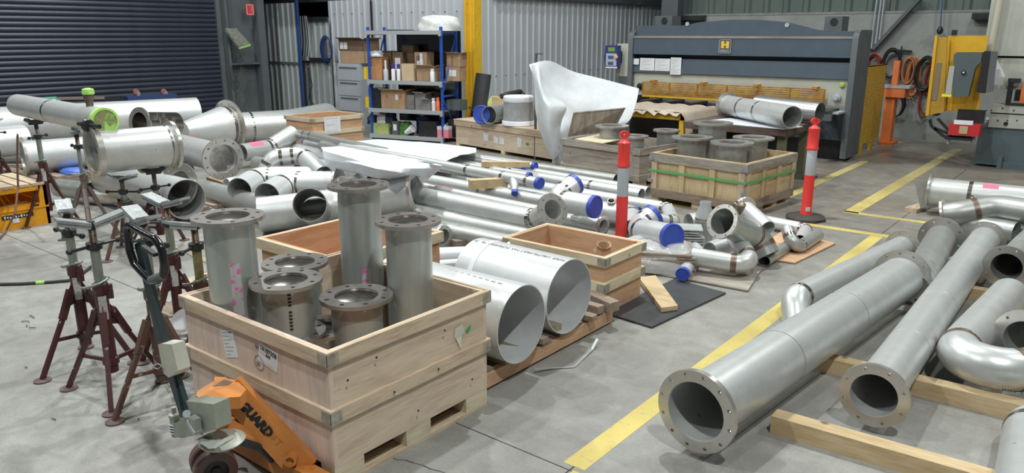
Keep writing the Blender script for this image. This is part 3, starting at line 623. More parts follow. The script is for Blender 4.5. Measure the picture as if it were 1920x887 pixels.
# spools standing in crate A
def sp(px, py, z, rpx, h, label, ratio=.70, **k):
    P = W(px, py, z); Ro = rpx*depth(P)/FPX; return spool(label, P, Ro*ratio, h, Ro, group='flanged spools standing in the foreground crate', **k), P, Ro
s1, P1, Ro1 = sp(427, 404, 1.11, 66, .97, 'tall flanged spool with pink handwriting down its side, at the left of the foreground crate')
P_ = P1; r_ = Ro1*.70
def strip(root, Pc, r, a0, a1, z0, z1, mt, name, lab=None, off=.0015):
    M = MB(); k = 6; vs = []
    for z in (z0, z1):
        for q in range(k+1): t = a0+(a1-a0)*q/k; vs.append(V((Pc.x+(r+off)*math.cos(t), Pc.y+(r+off)*math.sin(t), z)))
    M.add(vs, [(q, q+1, k+2+q, k+1+q) for q in range(k)]); part(name, M, mt, root, lab)
ca = math.atan2(-P1.y, -P1.x)
PKW = mat('pink_scrawl', (.52, .54, .53), .5, 0, (.44, .46, .45), 60, spots=((.75, .14, .42), 30, .50))
strip(s1, P1, r_, ca-.12, ca+.28, .55, .89, PKW, 'pink_marking', 'pink paint-marker handwriting')
s2, P2, Ro2 = sp(672, 345, 1.17, 57, 1.03, 'tallest flanged spool in the foreground crate, at its back')
ca = math.atan2(-P2.y, -P2.x); strip(s2, P2, Ro2*.7, ca-.05, ca+.35, .60, .70, PKW, 'pink_marking', 'faint pink handwriting')
s3, P3, Ro3 = sp(765, 411, 1.04, 62, .9, 'tall flanged spool at the right of the foreground crate')
s4, P4, Ro4 = sp(553, 490, .74, 61, .6, 'flanged spool half hidden behind the short double-flanged one')
s5, P5, Ro5 = sp(536, 523, .80, 67, .30, 'short double-flanged spool standing at the front of the foreground crate', bot=True)
M = MB(); d5 = V((.86, -.5, 0)).normalized(); t5 = V((.5, .86, 0))
for i in range(11):
    if i == 4: continue
    a = V((P5.x, P5.y, .76-.018*i))+d5*(Ro5*.70+.002); M.add([a-t5*.008, a+t5*.008, a+t5*.008+V((0, 0, -.011)), a-t5*.008+V((0, 0, -.011))], [(0, 1, 2, 3)])
tag(part('stencil_marks', M, INK, s5, 'worn black stencilled characters', smooth=0), kind='stuff')
s7, P7, Ro7 = sp(600, 612, .485, 62, .34, 'lower flanged spool whose flange carries the short double-flanged one')
s6, P6, Ro6 = sp(668, 553, .68, 68, .54, 'flanged spool with a brown heat band at the front corner of the foreground crate')
for s_, P_, Ro_ in ((s6, P6, Ro6), (s5, P5, Ro5)):
    M = MB(); M.lathe([(Ro_*.70+.0008, -.10), (Ro_*.70+.001, -.02)], P_, (0, 0, 1), 32); part('heat_tint', M, mat('heat_brown', (.33, .28, .24), .42, .6, (.38, .35, .31), 12), s_)
# crate A2 behind A (red ply inside)
crate('plywood crate with reddish inner face, behind the foreground crate', (-3.80, 2.97), 0, .86, .92, .10, .50, bat=(.60, .30), wk='red', bk='pale', bt=.024, brackets=False)
# crate B (orange-red ply, pale battens)
cB = crate('open orange-brown plywood crate with pale battens, right of the two big pipes', (-2.76, 4.50), 0, .90, .54, .0, .452, bat=(.455, .26), wk='tan', bk='pale', bh=.07, base=False)
for o in KIDS(cB):
    if o.name.startswith('side_panel'): o.data.materials[0] = wood('red', 'x') if False else wood('tan', o.data.materials[0].name[-1])
t = solo('crumpled_bag', MB().lathe([(.05, 0), (.075, .03), (.08, .09), (.055, .13), (.06, .16), (.045, .15), (.03, .10), (.0001, .09)], V((-3.0, 4.86, .30)), (.25, -.3, 1), 9), CARD, 'crumpled brown paper bag in the corner of the orange-brown crate', 'paper bag', smooth=0)
for i, (a, b) in enumerate((((-3.55, 4.62), (-2.95, 4.95)), ((-3.4, 4.8), (-2.9, 4.62)), ((-3.3, 4.6), (-3.0, 4.95)))):
    timber(['longest', 'middle', 'shortest'][i]+' scrap batten lying inside the orange-brown crate', a, b, .07, .03, z=.03+i*.031, kind='pale', name='batten_offcut')
for i in range(3):
    t = thing('loose_flange', 'loose steel ring flange lying in the orange-brown crate, %s of three' % ('leftmost', 'middle', 'rightmost')[i], 'flange', (-3.42+.2*i, 4.74+.02*i, .14+.025*i)); add_flange(t, V((-3.42+.2*i, 4.74+.02*i, .165+.025*i)), (0, 0, 1), .15, .09)
# pallet with the two big pipes
pal = thing('pallet', 'weathered timber pallet carrying the two big open pipes', 'pallet', (-3.2, 3.75, 0))
for x in (-2.64, -3.17, -3.66): part('stringer', MB().b2((x-.045, 3.02, .018), (x, 4.44, .105)), wood('old' if x < -3 else 'tan', 'y'), pal, smooth=0)
for i in range(8):
    y = 3.04+i*.185; part('deck_board', MB().b2((-3.70, y, .105), (-2.63-R.uniform(0, .04), y+.095, .127)), wood('old', 'x'), pal, smooth=0)
for y in (3.04, 3.66, 4.33): part('base_board', MB().b2((-3.70, y, 0), (-2.66, y+.1, .018)), wood('old', 'x'), pal, smooth=0)
rA = .245; zA = .127+rA
fA = W(1068, 556, zA); bA = fA+V((-.80, .02, 0))
prA, CA = pipe('large open pipe with stencilled heat number, the rear one on the pallet', [fA, bA], rA, mt=STEELW, n=56, wall=.006, seams=[], group=None, name='large_pipe')
T = (fA-bA).normalized()
fB = W(979, 608, zA-.01); bB = fB+V((-1.05, -.03, 0))
prB, CB = pipe('large open pipe on the pallet beside the foreground crate', [fB, bB], rA-.01, mt=STEELW, n=56, wall=.006, seams=[], name='large_pipe')
nrm = (V((0, -.35, 1))).normalized(); S = T.cross(UPZ).normalized()
up_ = UPZ*math.cos(.15)+S*math.sin(.15)
txt('RDER 1582790 HEAT NO. PCF010320 TA   N', .040, fA-T*.40+up_*(rA+.002), -T, (UPZ.cross(-T)).normalized()*1, INKG, prA)
M = MB()
for i in range(9):
    a = fB-T*(.12+.05*i)+up_*(rA-.008); M.add([a, a-T*.03, a-T*.03+UPZ.cross(-T)*.012, a+UPZ.cross(-T)*.012], [(0, 1, 2, 3)])
tag(part('faint_stencil', M, mat('ink_faint', (.38, .38, .40), .8), prB, smooth=0), kind='stuff')
M = MB(); st_ = fA-T*.66; M.lathe([(rA+.001, -.022), (rA+.003, -.022), (rA+.003, .022), (rA+.001, .022)], st_, T, 40, True); part('lifting_strap', M, PAPER, prA, 'white strap looped round the pipe')
M = MB(); q0 = st_+S*0+V((0, 0, rA+.0)); pts = [st_+UPZ.lerp(-V((S.x, S.y, S.z)), .5).normalized()*(rA+.01)+V((.02*k, -.03*k, .03*math.sin(k*1.3))) for k in range(6)]
M.tube(pts, .012, 6); part('strap_knot', M, PAPER, prA)
for i, (x, y, l, an) in enumerate(((-2.68, 3.60, .12, .1), (-2.72, 3.80, .12, 0), (-2.66, 4.12, .14, .1), (-2.70, 4.28, .13, -.1), (-2.74, 3.42, .12, .2))):
    M = MB(); hh = .05 if i % 2 else .035; M.box((x, y, .127+hh/2), (l, .07, hh), an); solo('timber_wedge', M, wood('old', 'x'), 'small timber wedge on the pallet edge chocking a big pipe, number %s from the camera' % ('five', 'one', 'two', 'three', 'four')[0] if False else ['wedge chocking the nearer big pipe on its right', 'wedge between the two big pipes', 'wedge under the rear big pipe mouth', 'wedge right of the rear big pipe mouth', 'wedge left of the nearer big pipe mouth'][i], 'wedge', smooth=0)
M = MB(); M.bar(V((-2.98, 4.47, .17)), V((-2.58, 4.36, .16)), .09, .07); solo('timber_block', M, wood('old', 'x'), 'thick timber block on the far corner of the pallet', 'timber', smooth=0)
M = MB(); q = [W(1003, 692, .03), W(1040, 690, .006), W(1076, 688, .004), W(1110, 655, .01), W(1120, 635, .05)]
for a, b in zip(q[:-1], q[1:]): M.bar(a, b, .018, .002)
solo('strapping', M, mat('strap_grey', (.45, .47, .47), .4, .3), 'loose grey strapping band curling on the floor beside the pallet', 'strap')
# rubber mat + plank + ply sheets on the floor
M = MB(); M.prism([V((-2.80, 4.56, .004)), V((-2.37, 4.52, .004)), V((-2.27, 5.54, .004)), V((-2.75, 5.60, .004))], (0, 0, .012)); solo('rubber_mat', M, mat('mat_black', (.035, .037, .042), .5, 0, (.055, .057, .06), 6), 'flat black rubber-faced board on the floor right of the orange-brown crate', 'board', smooth=0)
M = MB(); a, b, c_, d_ = W(1198, 520, .055), W(1240, 577, .055), W(1271, 573, .055), W(1229, 516, .055); M.prism([a, b, c_, d_], (0, 0, -.035)); solo('plank', M, wood('gold', 'x'), 'loose pine plank resting on the black board', 'plank', smooth=0)
for lab, pts, z, kd in (('worn plywood sheet on the floor under the elbow with a burnt weld', ((1215, 512), (1402, 547), (1430, 503), (1318, 470)), .006, 'grey'), ('plywood sheet on the floor under the small pipe elbows', ((1400, 482), (1490, 495), (1566, 458), (1470, 432)), .004, 'tan'), ('dusty plywood sheet beneath the film-wrapped stack', ((1190, 500), (1290, 515), (1345, 470), (1240, 440)), .022, 'old')):
    M = MB(); M.prism([W(x, y, z) for x, y in pts], (0, 0, .012)); solo('plywood_sheet', M, wood(kd, 'x'), lab, 'plywood', smooth=0)
# crate D (strapped) -----------------------------------------------------------
zD = .60; thD = -.10; OD = (-3.20, 8.12)
cD = crate('timber crate with a green strap, full of flanged spools', OD, thD, 1.22, 1.18, .10, zD-.09, bat=(zD+.005,), wk='gold', bk='grey', bh=.10, bt=.03, base=True, blocks=4, bx=.12, name='timber_crate')
gz = wood('gold', 'z')
for o in KIDS(cD):
    if o.name.startswith('side_panel'): o.data.materials[0] = gz
for i, x in enumerate((-1.22, -.84, -.44, -.075)):
    part('post', MB().b2((x, -.028, .09), (x+.075, 0, zD-.1)), wood('pine' if i in (0, 3) else 'gold', 'z'), cD, w=False, smooth=0)
for i, y in enumerate((.0, .36, .73, 1.10)): part('post', MB().b2((0, y, .09), (.028, y+.075, zD-.1)), wood('pine' if i in (0, 3) else 'gold', 'z'), cD, w=False, smooth=0)
part('bottom_rail', MB().b2((-1.25, -.032, .08), (.03, 0, .18)), wood('old', 'x'), cD, w=False, smooth=0); part('bottom_rail', MB().b2((0, 0, .08), (.032, 1.18, .18)), wood('old', 'y'), cD, w=False, smooth=0)
part('strap', MB().b2((-1.26, -.036, .385), (.037, -.029, .41)).b2((.029, -.036, .385), (.037, 1.20, .41)), mat('strap_green', (.10, .42, .13), .5), cD, 'green plastic strapping', w=False, smooth=0)
for x, y in ((.034, -.036), (-1.25, -.036)):
    for zz in (zD-.06, .27): part('corner_clip', MB().box((x-.02*(1 if x > 0 else -1), y+.0, zz), (.06, .012, .04)), mat('clip_grey', (.36, .38, .42), .4, .6), cD, w=False, smooth=0)
# crate C ------------------------------------------------------------------------
cC = crate('weathered grey crate with flanged spools, left of the strapped crate', (-4.93, 8.83), -.14, 1.38, 1.0, .10, .43, bat=(.535, .18), wk='grey', bk='grey', bh=.085, bt=.026, base=True)
def sp2(px, py, z, rpx, h, label, grp, ratio=.70): P = W(px, py, z); Ro = rpx*depth(P)/FPX; return spool(label, P, Ro*ratio, h, Ro, group=grp, n=12, t=.022, mt=STEEL2)
g1 = 'flanged spools standing in the strapped crate'; g2 = 'flanged spools standing in the weathered grey crate'
sp2(1298, 256, .78, 38, .66, 'flanged spool at the left in the strapped crate', g1); sp2(1373, 266, .785, 40, .66, 'flanged spool at the front corner of the strapped crate', g1)
sp2(1413, 257, .79, 38, .6, 'flanged spool at the right in the strapped crate', g1); sp2(1337, 229, .92, 37, .66, 'tallest flanged spool at the back of the strapped crate', g1)
sp2(1147, 235, .73, 32, .6, 'tallest flanged spool in the weathered grey crate', g2); sp2(1189, 254, .685, 27, .54, 'shortest flanged spool at the front of the weathered grey crate', g2)
sp2(1250, 243, .705, 25, .55, 'flanged spool at the right in the weathered grey crate', g2)
M = MB(); a = W(1064, 257, .54); b = W(1150, 246, .54); M.prism([a, b, WY(1172, 203, b.y+.05), WY(1075, 212, a.y+.05)], (0, .02, .01)); solo('plywood_offcut', M, wood('grey', 'z'), 'stained plywood offcut leaning in the weathered grey crate', 'plywood', smooth=0)
M = MB(); M.prism([W(1078, 262, .54), W(1130, 270, .54), W(1190, 257, .54), W(1140, 249, .54)], (0, 0, .012)); solo('crate_lid_board', M, wood('pale', 'x'), 'pale board lying across the back of the weathered grey crate', 'board', smooth=0)
# crate E: long closed box
zE = ZA(-9.5, 10.4, 224)
cE = crate('long closed plywood box with white labels, behind the bundled pipes', (-6.95, 9.80), -.17, 2.6, .95, .06, zE-.06, bat=(zE+.004,), wk='ply', bk='pine', bh=.09, base=True, brackets=False, name='plywood_box', cat='box')
part('lid', MB().b2((-2.63, -.03, zE+.004), (.03, .98, zE+.024)), wood('pine', 'x'), cE, w=False, smooth=0)
def onE(px, py):  # point on the front face of E
    n = V((math.sin(.17)*-1, -math.cos(.17), 0)); n = Matrix.Rotation(-.17, 3, 'Z')@V((0, -1, 0)); P0 = V((-6.95, 9.80, 0)); d = ray(px, py); return EYE+d*((P0-EYE).dot(n)/d.dot(n)), n
rE = Matrix.Rotation(-.17, 3, 'Z')@V((1, 0, 0))
for (px, py, wd, ht, ln) in ((911, 257, .13, .13, 4), (930, 262, .12, .12, 4), (941, 264, .13, .12, 4), (974, 267, .10, .17, 5)):
    p, n = onE(px, py); part_parent = cE
    M = MB(); cE_M = None
    o_ = label_on(thing('tmp', 'x', 'x'), p+n*.003, rE, (0, 0, 1), wd, ht, ln)
    root_t = o_.parent; o_.parent = cE; o_.matrix_local = cE.matrix_basis.inverted(); bpy.data.objects.remove(root_t)
p, n = onE(989, 270); M = MB().box((0, 0, 0), (.05, .01, .035)); o_ = part('green_tag', M, mat('green_plastic', (.02, .34, .11), .5), cE, w=False); o_.location = cE.matrix_basis.inverted()@(p+n*.006)
# ------------------------------------------------------------------ MIDDLE PILE
GP = 'long pipes bundled across the middle of the floor'
LONG = dict(wall=.005, n=28)
pp('slim open-ended pipe at the back of the bundle, nearest the long closed box', [(1156, 337, .12), (800, 283, .12)], 10.5, mt=STEEL2, **LONG)
pp('open-ended pipe whose dark mouth points at the strapped crate', [(1203, 365, .20), (780, 295, .20)], 11.5, mt=STEEL, seams=[.18], **LONG)
pp('twin open-ended pipe just behind the one pointing at the strapped crate', [(1216, 359, .20), (900, 306, .20)], 9.5, mt=STEEL, **LONG)
pp('pipe with the farthest right of the small blue end caps in the bundle', [(1003, 312, .28), (860, 291, .28)], 7.5, e0='cap', **LONG)
pp('pipe ending in the small blue cap just left of the farthest blue cap', [(984, 311, .30), (850, 292, .30)], 7, e0='cap', **LONG)
pp('pipe ending in a half-hidden blue cap behind the tee pipe', [(993, 330, .30), (860, 308, .30)], 7, e0='cap', **LONG)
for i, (y0, y1) in enumerate(((300, 286), (306, 291), (313, 298))):
    pp(['uppermost', 'middle', 'lowest'][i]+' of the three slim pipes passing under the timber offcut', [(955, y0+8, .25+.02*i), (790, y1-6, .25+.02*i)], 6.5, mt=STEEL, n=20, wall=.004)
t4, C4 = pp('long pipe with a side branch and blue end caps, lying on top of the bundle', [(1012, 344, .47), (955, 334, .47), (640, 276, .47)], 11, e0='cap', seams=[.35, 1.0], span=() if False else (), **LONG) if False else pp('long pipe with a side branch and blue end caps, lying on top of the bundle', [(1012, 344, .47), (640, 276, .47)], 11, e0='cap', seams=[.045, .145, .30], **LONG)
a = C4[0].lerp(C4[1], .10); b = W(965, 362, .36)
M = MB(); T = (b-a).normalized(); rr4 = 11*depth(C4[0])/FPX
M.lathe([(rr4*.9, 0), (rr4*.8, (b-a).length*.5), (rr4*.55, (b-a).length*.72), (rr4*.55, (b-a).length)], a, T, 20); part('branch', M, STEELW, t4); add_cap(t4, b, T, rr4*.56)
pp('thin pipe with an end elbow doubling back to a blue cap, near the left bollard', [(1020, 352, .15), (1252, 391, .16), (1262, 418, .17), (1214, 409, .24)], 10.5, br=1.4, e1='cap', mt=STEELW, tint=False, n=28)
pp('short pipe with a blue cap behind the doubled-back elbow', [(1196, 399, .16), (1130, 388, .16)], 11, e0='cap', n=24)
pp('wide tee elbow with two big blue caps in the middle of the bundle', [(1116, 388, .40), (1036, 374, .40), (1078, 345, .52)], 21, br=1.25, e0='cap', e1='cap', mt=STEELW, seams='joints')
pp('long pipe whose flanged elbow opens towards the camera, behind the orange-brown crate', [(790, 368, .36), (1003, 411, .36), (1037, 393, .50)], 17, br=1.2, e1='flange', fr=1.6, ft=.025, fn=8, mt=STEEL, n=32)
pp('long pipe with a pink label in the near half of the bundle', [(1015, 396, .38), (772, 346, .38)], 10, pink=(.64, .76, 20, .028), **LONG)
pp('long pipe passing under the timber block in the near half of the bundle', [(1030, 379, .30), (772, 333, .30)], 14, mt=STEEL, seams=[.45], **LONG)
pp('dark-ended long pipe between the tee pipe and the timber block', [(1080, 378, .16), (772, 323, .16)], 11, mt=STEEL2, **LONG)
pp('thick long pipe nearest the orange-brown crate', [(1010, 446, .20), (772, 398, .20)], 20, mt=STEEL, **LONG)
pp('second thick long pipe nearest the orange-brown crate, low on the floor', [(960, 458, .13), (772, 419, .13)], 17, mt=STEEL2, **LONG)
pp('flanged pipe emerging beyond the orange-brown crate, left of the bollard', [(1131, 424, .15), (1030, 404, .15)], 13.5, e0='flange', fr=1.45, n=28)
pp('flanged pipe end seen between the foreground spool and the big pipes', [(832, 444, .15), (768, 430, .15)], 15.5, e0='flange', fr=1.42, mt=STEEL2, n=28)
pp('white wrapped pipe low behind the tall right spool', [(905, 474, .10), (800, 478, .10)], 13, mt=WRAP, n=24)
pp('bare slim pipe low on the floor in front of the white wrapped one', [(880, 492, .07), (780, 500, .07)], 9, mt=STEEL, n=24)
def block(label, px, z, wd, dp, ht, rz=0, kind='gold'):
    c = W(*px, z); M = MB(); M.box(c+V((0, 0, ht/2)), (wd, dp, ht), rz); return solo('timber_block', M, wood(kind, 'x'), label, 'timber', smooth=0)
block('timber offcut lying across the top of the bundled pipes', (948, 313), .335, .62, .075, .07, .65)
block('square-ended timber block wedged under the tee pipe', (915, 352), .36, .42, .10, .10, .95)
pp('slim bright pipe stub with a rim, left of the left bollard', [(1146, 388, .22), (1146, 376, .30)], 7, n=20, mt=SEAM)
pp('grey elbow with a pinkish end behind the left bollard', [(1120, 395, .15), (1184, 404, .17), (1186, 432, .14)], 19, br=1.3, n=28, mt=STEELW)
# group round the strapped crate front
pp('capped elbow with stencilled sizes and the widest blue cap, right of the orange-brown crate', [(1261, 444, .31), (1190, 430, .23), (1226, 404, .34)], 24, br=1.2, e0='cap', e1='cap', mt=STEELW)
el = [o for o in bpy.data.objects if o.get('label', '').startswith('capped elbow with stencilled')][0]
P = W(1318, 455, 0); zt_ = ZA(P.x, P.y, 378)
t = thing('reducer', 'upright pipe reducer standing on its wide end before the strapped crate', 'pipe fitting', P)
zz = zt_; r0 = 17*depth(P)/FPX; r1_ = 10*depth(P)/FPX
part('body', MB().lathe([(r0, 0), (r0, zz*.55), (r0*1.0, zz*.60)], P, n=32), STEEL2, t); part('cone', MB().lathe([(r0, zz*.62), (r0*.97, zz*.70), (r1_*1.05, zz*.90), (r1_, zz), (r1_*.88, zz), (r1_*.88, zz*.9), (.0001, zz*.9)], P, n=32), STEEL, t); part('weld_band', MB().lathe([(r0*.99, zz*.585), (r0*1.03, zz*.605), (r0*.99, zz*.625)], P, n=32), BURN, t)
pp('short pale pipe ring behind the upright reducer', [(1291, 417, .14), (1345, 412, .14)], 17, mt=STEELW, n=32)
pp('plain pipe stub with a dark mouth under the big flanged elbow', [(1331, 470, .10), (1368, 456, .12)], 16.5, mt=STEELW, n=32)
n6, C6 = pp('big flanged elbow with a brown weld, leaning on the heap before the strapped crate', [(1354, 415, .46), (1420, 445, .24), (1438, 480, .09)], 26, br=1.1, e0='flange', fr=1.28, ft=.03, fn=8, mt=STEELG, tint=True, n=40, pink=(.1, .5, 70, .03) if False else None)
a = C6[0].lerp(C6[1], .45); part('socket', MB().lathe([(.035, 0), (.05, .05), (.055, .09), (.035, .095), (.0001, .07)], a+V((0, 0, .13)), (.25, -.1, 1), 12), BURN, n6)
pp('slim flanged branch behind the big flanged elbow', [(1396, 388, .44), (1440, 428, .34)], 14, e0='flange', fr=1.5, mt=STEELW, n=28)
pp('elbowed pipe with a burnt weld band, open end facing the film-wrapped stack', [(1298, 481, .15), (1412, 499, .13), (1386, 455, .22)], 17.5, br=1.25, mt=STEEL, tint=True, n=36)
pp('pipe elbow end standing behind the burnt-weld elbow', [(1376, 470, .14), (1384, 456, .2), (1410, 462, .12)], 13, mt=STEELW, n=28) if False else None
pp('short pipe with a dark blue cap lying below the film-wrapped stack', [(1280, 514, .08), (1300, 486, .08)], 12.5, e0='cap', mt=FILM, n=28)
pp('small open pipe lying on the plywood, right end of the heap', [(1433, 490, .055), (1512, 438, .055)], 11.5, mt=STEEL2, n=28, wall=.004)
pp('small upturned elbow on the plywood, right end of the heap', [(1477, 431, .20), (1489, 470, .07), (1533, 441, .07)], 12, br=1.2, mt=STEEL2, n=28, wall=.004)
pp('small pipe behind the upturned elbow with a bent end', [(1430, 414, .08), (1512, 430, .08), (1500, 452, .08)], 11, br=1.2, mt=STEELW, n=24)
pp('small pale pipe end behind the burnt-weld elbow', [(1303, 462, .06), (1320, 480, .06)], 9, n=20, mt=STEELW)
# film wrapped stack: boards under crumpled film
st = thing('wrapped_stack', 'stack of flat boards wrapped in crumpled clear film, beside the orange-brown crate', 'wrapped boards', W(1232, 505))
c0 = W(1232, 497, .02); 
for i in range(7):
    part('board', MB().box(c0+V((R.uniform(-.02, .02), R.uniform(-.02, .02), .012+.025*i)), (.62, .46, .018), .5+R.uniform(-.06, .06)), wood('grey' if i % 2 else 'old', 'x'), st, smooth=0)
def blob(M, c, sx, sy, sz, rz=0, seed=1, nu=28, nv=14, amp=.08, box=.55, sq=.0):
    rr = random.Random(seed); ph = [(rr.uniform(1, 5), rr.uniform(1, 5), rr.uniform(0, 6), rr.uniform(.4, 1)) for _ in range(9)]
    vs = []; rot = Matrix.Rotation(rz, 3, 'Z')
    for j in range(nv+1):
        v = j/nv*PI/2
        for i in range(nu):
            u = i*2*PI/nu; cx, sy_ = math.cos(u), math.sin(u); k = (abs(cx)**(1/box*2)+abs(sy_)**(1/box*2))**(-box/2)
            cv = math.cos(v)**.45; sv = math.sin(v)**.8
            d = 1+amp*sum(a*math.sin(p*u*1+q*v*2+s) for p, q, s, a in [(round(x), y, z, w_) for x, y, z, w_ in ph])/3
            vs.append(V(c)+rot@V((cx*k*sx*cv*d, sy_*k*sy*cv*d, sz*sv*(2-d) if False else sz*sv*(1+(d-1)*.6))))
    fs = [(j*nu+i, j*nu+(i+1) % nu, (j+1)*nu+(i+1) % nu, (j+1)*nu+i) for j in range(nv) for i in range(nu)]
    M.add(vs, fs+[tuple(range(nu-1, -1, -1))]); return M
part('film_wrap', blob(MB(), c0+V((0, 0, .0)), .34, .26, .235, .5, 5, amp=.07), FILM, st, 'crumpled clear plastic film', smooth=25)
st = thing('paper_stack', 'sagging pile of folded grey sheets behind the widest blue cap', 'paper pile', W(1288, 462))
for i in range(8):
    M = MB(); c = W(1285, 462, .02)+V((R.uniform(-.02, .02), R.uniform(-.02, .02), .02+.024*i)); M.box(c, (.34-.01*i, .25, .012), .5+R.uniform(-.12, .12)); part('sheet', M, mat('sheet_grey', (.48, .49, .48), .5, .1, (.36, .37, .36), 10), st, smooth=0)
pp('grey pipe with two small clamp rings, running from the small wooden box into the bundle', [(556, 250, .42), (725, 287, .42)], 8.5, mt=STEEL2, seams=[.12, .2], n=22)
pp('short dull pipe stub between the clamped grey pipe and the foam sheet', [(604, 273, .34), (668, 284, .34)], 9.5, mt=STEEL2, n=22)
pp('pipe with a blue capped left end beneath the clamped grey pipe', [(574, 268, .22), (660, 287, .22)], 9, mt=STEELW, e0='cap', n=22)
pp('pale pipe lying behind the arched elbow towards the foam sheet', [(540, 276, .16), (650, 306, .16)], 13, mt=STEELW, n=26)
pp('lower pale pipe emerging right of the arched elbow', [(600, 312, .30), (700, 333, .30)], 14, mt=STEEL, n=26)
pp('half-hidden dull pipe under the bent pipe with the red label', [(480, 306, .12), (560, 318, .12)], 13, mt=STEEL2, n=24)
# ------------------------------------------------------------------ elbows & fittings left of the bundle
pp('nearer of the two open elbows side by side, mouth towards the camera, left one', [(449, 357, .32), (484, 335, .36), (608, 335, .36)], 24, br=1.1, n=36, mt=STEELW)
pp('open elbow right of its twin, running to a flanged ring', [(501, 368, .30), (538, 345, .34), (636, 345, .36)], 25.5, br=1.1, n=36, mt=STEELW, e1='flange', fr=1.3)
pp('arched elbow rising over the twin open elbows', [(492, 338, .30), (512, 296, .56), (566, 291, .58), (606, 328, .42)], 17, br=1.5, n=28, mt=STEEL)
pp('capped pipe bend with a red label behind the arched elbow', [(505, 322, .36), (517, 300, .46), (560, 292, .5)], 12, br=1.4, n=24, e0='cap', mt=STEELW)
tee, CT = pp('big pipe tee with its round mouth facing the camera, pink label at its right', [(486, 403, .20), (640, 385, .26), (782, 360, .44)], 33, br=2, mt=STEEL, n=44, e1='flange', fr=1.22, ft=.03, seams=[], pink=(1.02, 1.15, 20, .03))
rt = 33*depth(CT[0])/FPX; a = W(592, 396, .25); b = W(581, 384, .48); M = MB(); sweep(M, [a, b], rt*.86, rt*.86-.007, 40); part('branch', M, STEEL2, tee, 'upturned branch of the tee')
CM = MB(); CM.cyl(W(592, 396, .25)+(b-a)*-.02+V((0, 0, 0)), b+(b-a)*.2, rt*.86-.012, n=40)
def cut(root, CM):
    me = CM.mesh('cutter', 0, ORG[root.name]); co_ = bpy.data.objects.new('cutter', me); COL.objects.link(co_); co_.parent = root
    tgt = [o for o in KIDS(root) if o.name.startswith('pipe_wall')][0]; md = tgt.modifiers.new('b', 'BOOLEAN'); md.object = co_; md.operation = 'DIFFERENCE'; md.solver = 'EXACT'
    dg = bpy.context.evaluated_depsgraph_get(); me2 = bpy.data.meshes.new_from_object(tgt.evaluated_get(dg)); tgt.modifiers.clear(); tgt.data = me2; bpy.data.objects.remove(co_)
cut(tee, CM)
pp('long grey pipe passing under the open elbows', [(368, 352, .18), (548, 404, .18)], 19, mt=STEEL2, n=32)
pp('white flanged ring laid over the elbows at the right', [(636, 352, .44), (650, 352, .44)], 14, n=28, e0='flange', fr=1.4, mt=STEELW)
pp('loose flange-ended stub behind the tall middle spool', [(642, 350, .46), (672, 338, .46)], 13, e0='flange', fr=1.5, n=28)
pp('short pale stub beside the left open elbow', [(425, 345, .28), (452, 340, .28)], 11, n=24, mt=STEELW)
pp('label-bearing bent pipe ending in an upward stub, left of the small wooden box', [(452, 287, .24), (505, 278, .24), (549, 250, .42)], 17, br=2.2, n=32, mt=STEEL, pink=(.25, .75, 25, .06))
pp('big flanged pipe with a pink label, flange facing the camera, left of the elbows', [(419, 298, .52), (300, 268, .52)], 28, e0='flange', e1='blind', fr=1.42, ft=.03, fn=12, n=40, mt=STEEL, seams=[.05], pink=(.42, .52, 18, .05))  # unseen disc added at the far end to keep light out of the bore
pp('largest open pipe at the left, dark mouth facing the camera behind the jack stands', [(350, 374, .30), (205, 333, .30)], 38, n=48, mt=STEEL, wall=.008, e1='blind')  # hidden back end closed by an added disc so the mouth stays dark
pp('open pipe end half hidden behind the flanged drum on the stands', [(336, 322, .28), (262, 300, .28)], 29, n=40, mt=STEEL2)
rg = thing('loose_flange', 'loose ring flange standing against the largest open pipe', 'flange', W(335, 345, .2)); add_flange(rg, W(335, 346, .42), (.3, -.9, .25), .24, .15, n=8)
# reducer cone with flange and big bent pipe behind
P0 = W(345, 246, .42); P1_ = W(398, 236, .42); P2_ = W(428, 237, .42)
co = thing('reducer_cone', 'large cone reducer with bolt flange, in front of the roller door column', 'pipe fitting', W(400, 240, .3))
ax = (P2_-P0).normalized(); rB = 37*depth(P1_)/FPX; rS = 17*depth(P0)/FPX; L1 = (P1_-P0).length; L2 = (P2_-P0).length
part('cone', MB().lathe([(rS, 0), (rB, L1*.9), (rB, L1)], P0, ax, 44), STEELW, co); part('collar', MB().lathe([(rB, L1), (rB, L2)], P0, ax, 44), STEEL, co); part('weld_band', MB().lathe([(rB, L1-.03), (rB+.006, L1), (rB, L1+.03)], P0, ax, 44), SEAM, co)
add_flange(co, P0+ax*(L2+.03), ax, rB*1.32, rB*.9, .04, 12)
pp('thick pipe bending away behind the small wooden box', [(440, 241, .34), (545, 234, .34), (612, 219, .34)], 29, br=2, n=36, mt=STEEL, seams=[.35])
pp('longest pale pipe lying along the roller door', [(370, 212, .62), (-60, 238, .62)], 29, mt=STEELW, n=44, wall=.01)
pp('flanged pipe behind the left jack stand, mouth facing left', [(43, 294, .36), (300, 272, .36)], 29, e0='flange', fr=1.25, ft=.03, fn=12, n=40, mt=STEELW)
pp('long pale pipe end behind the flanged one, at the left edge', [(48, 262, .40), (-80, 275, .40)], 27, mt=STEELW, n=36)
pp('cluster flange with hexagon fittings beside the drum', [(262, 232, .78), (330, 232, .72)], 22, e0='flange', fr=1.4, n=32, fn=10, mt=SEAM)
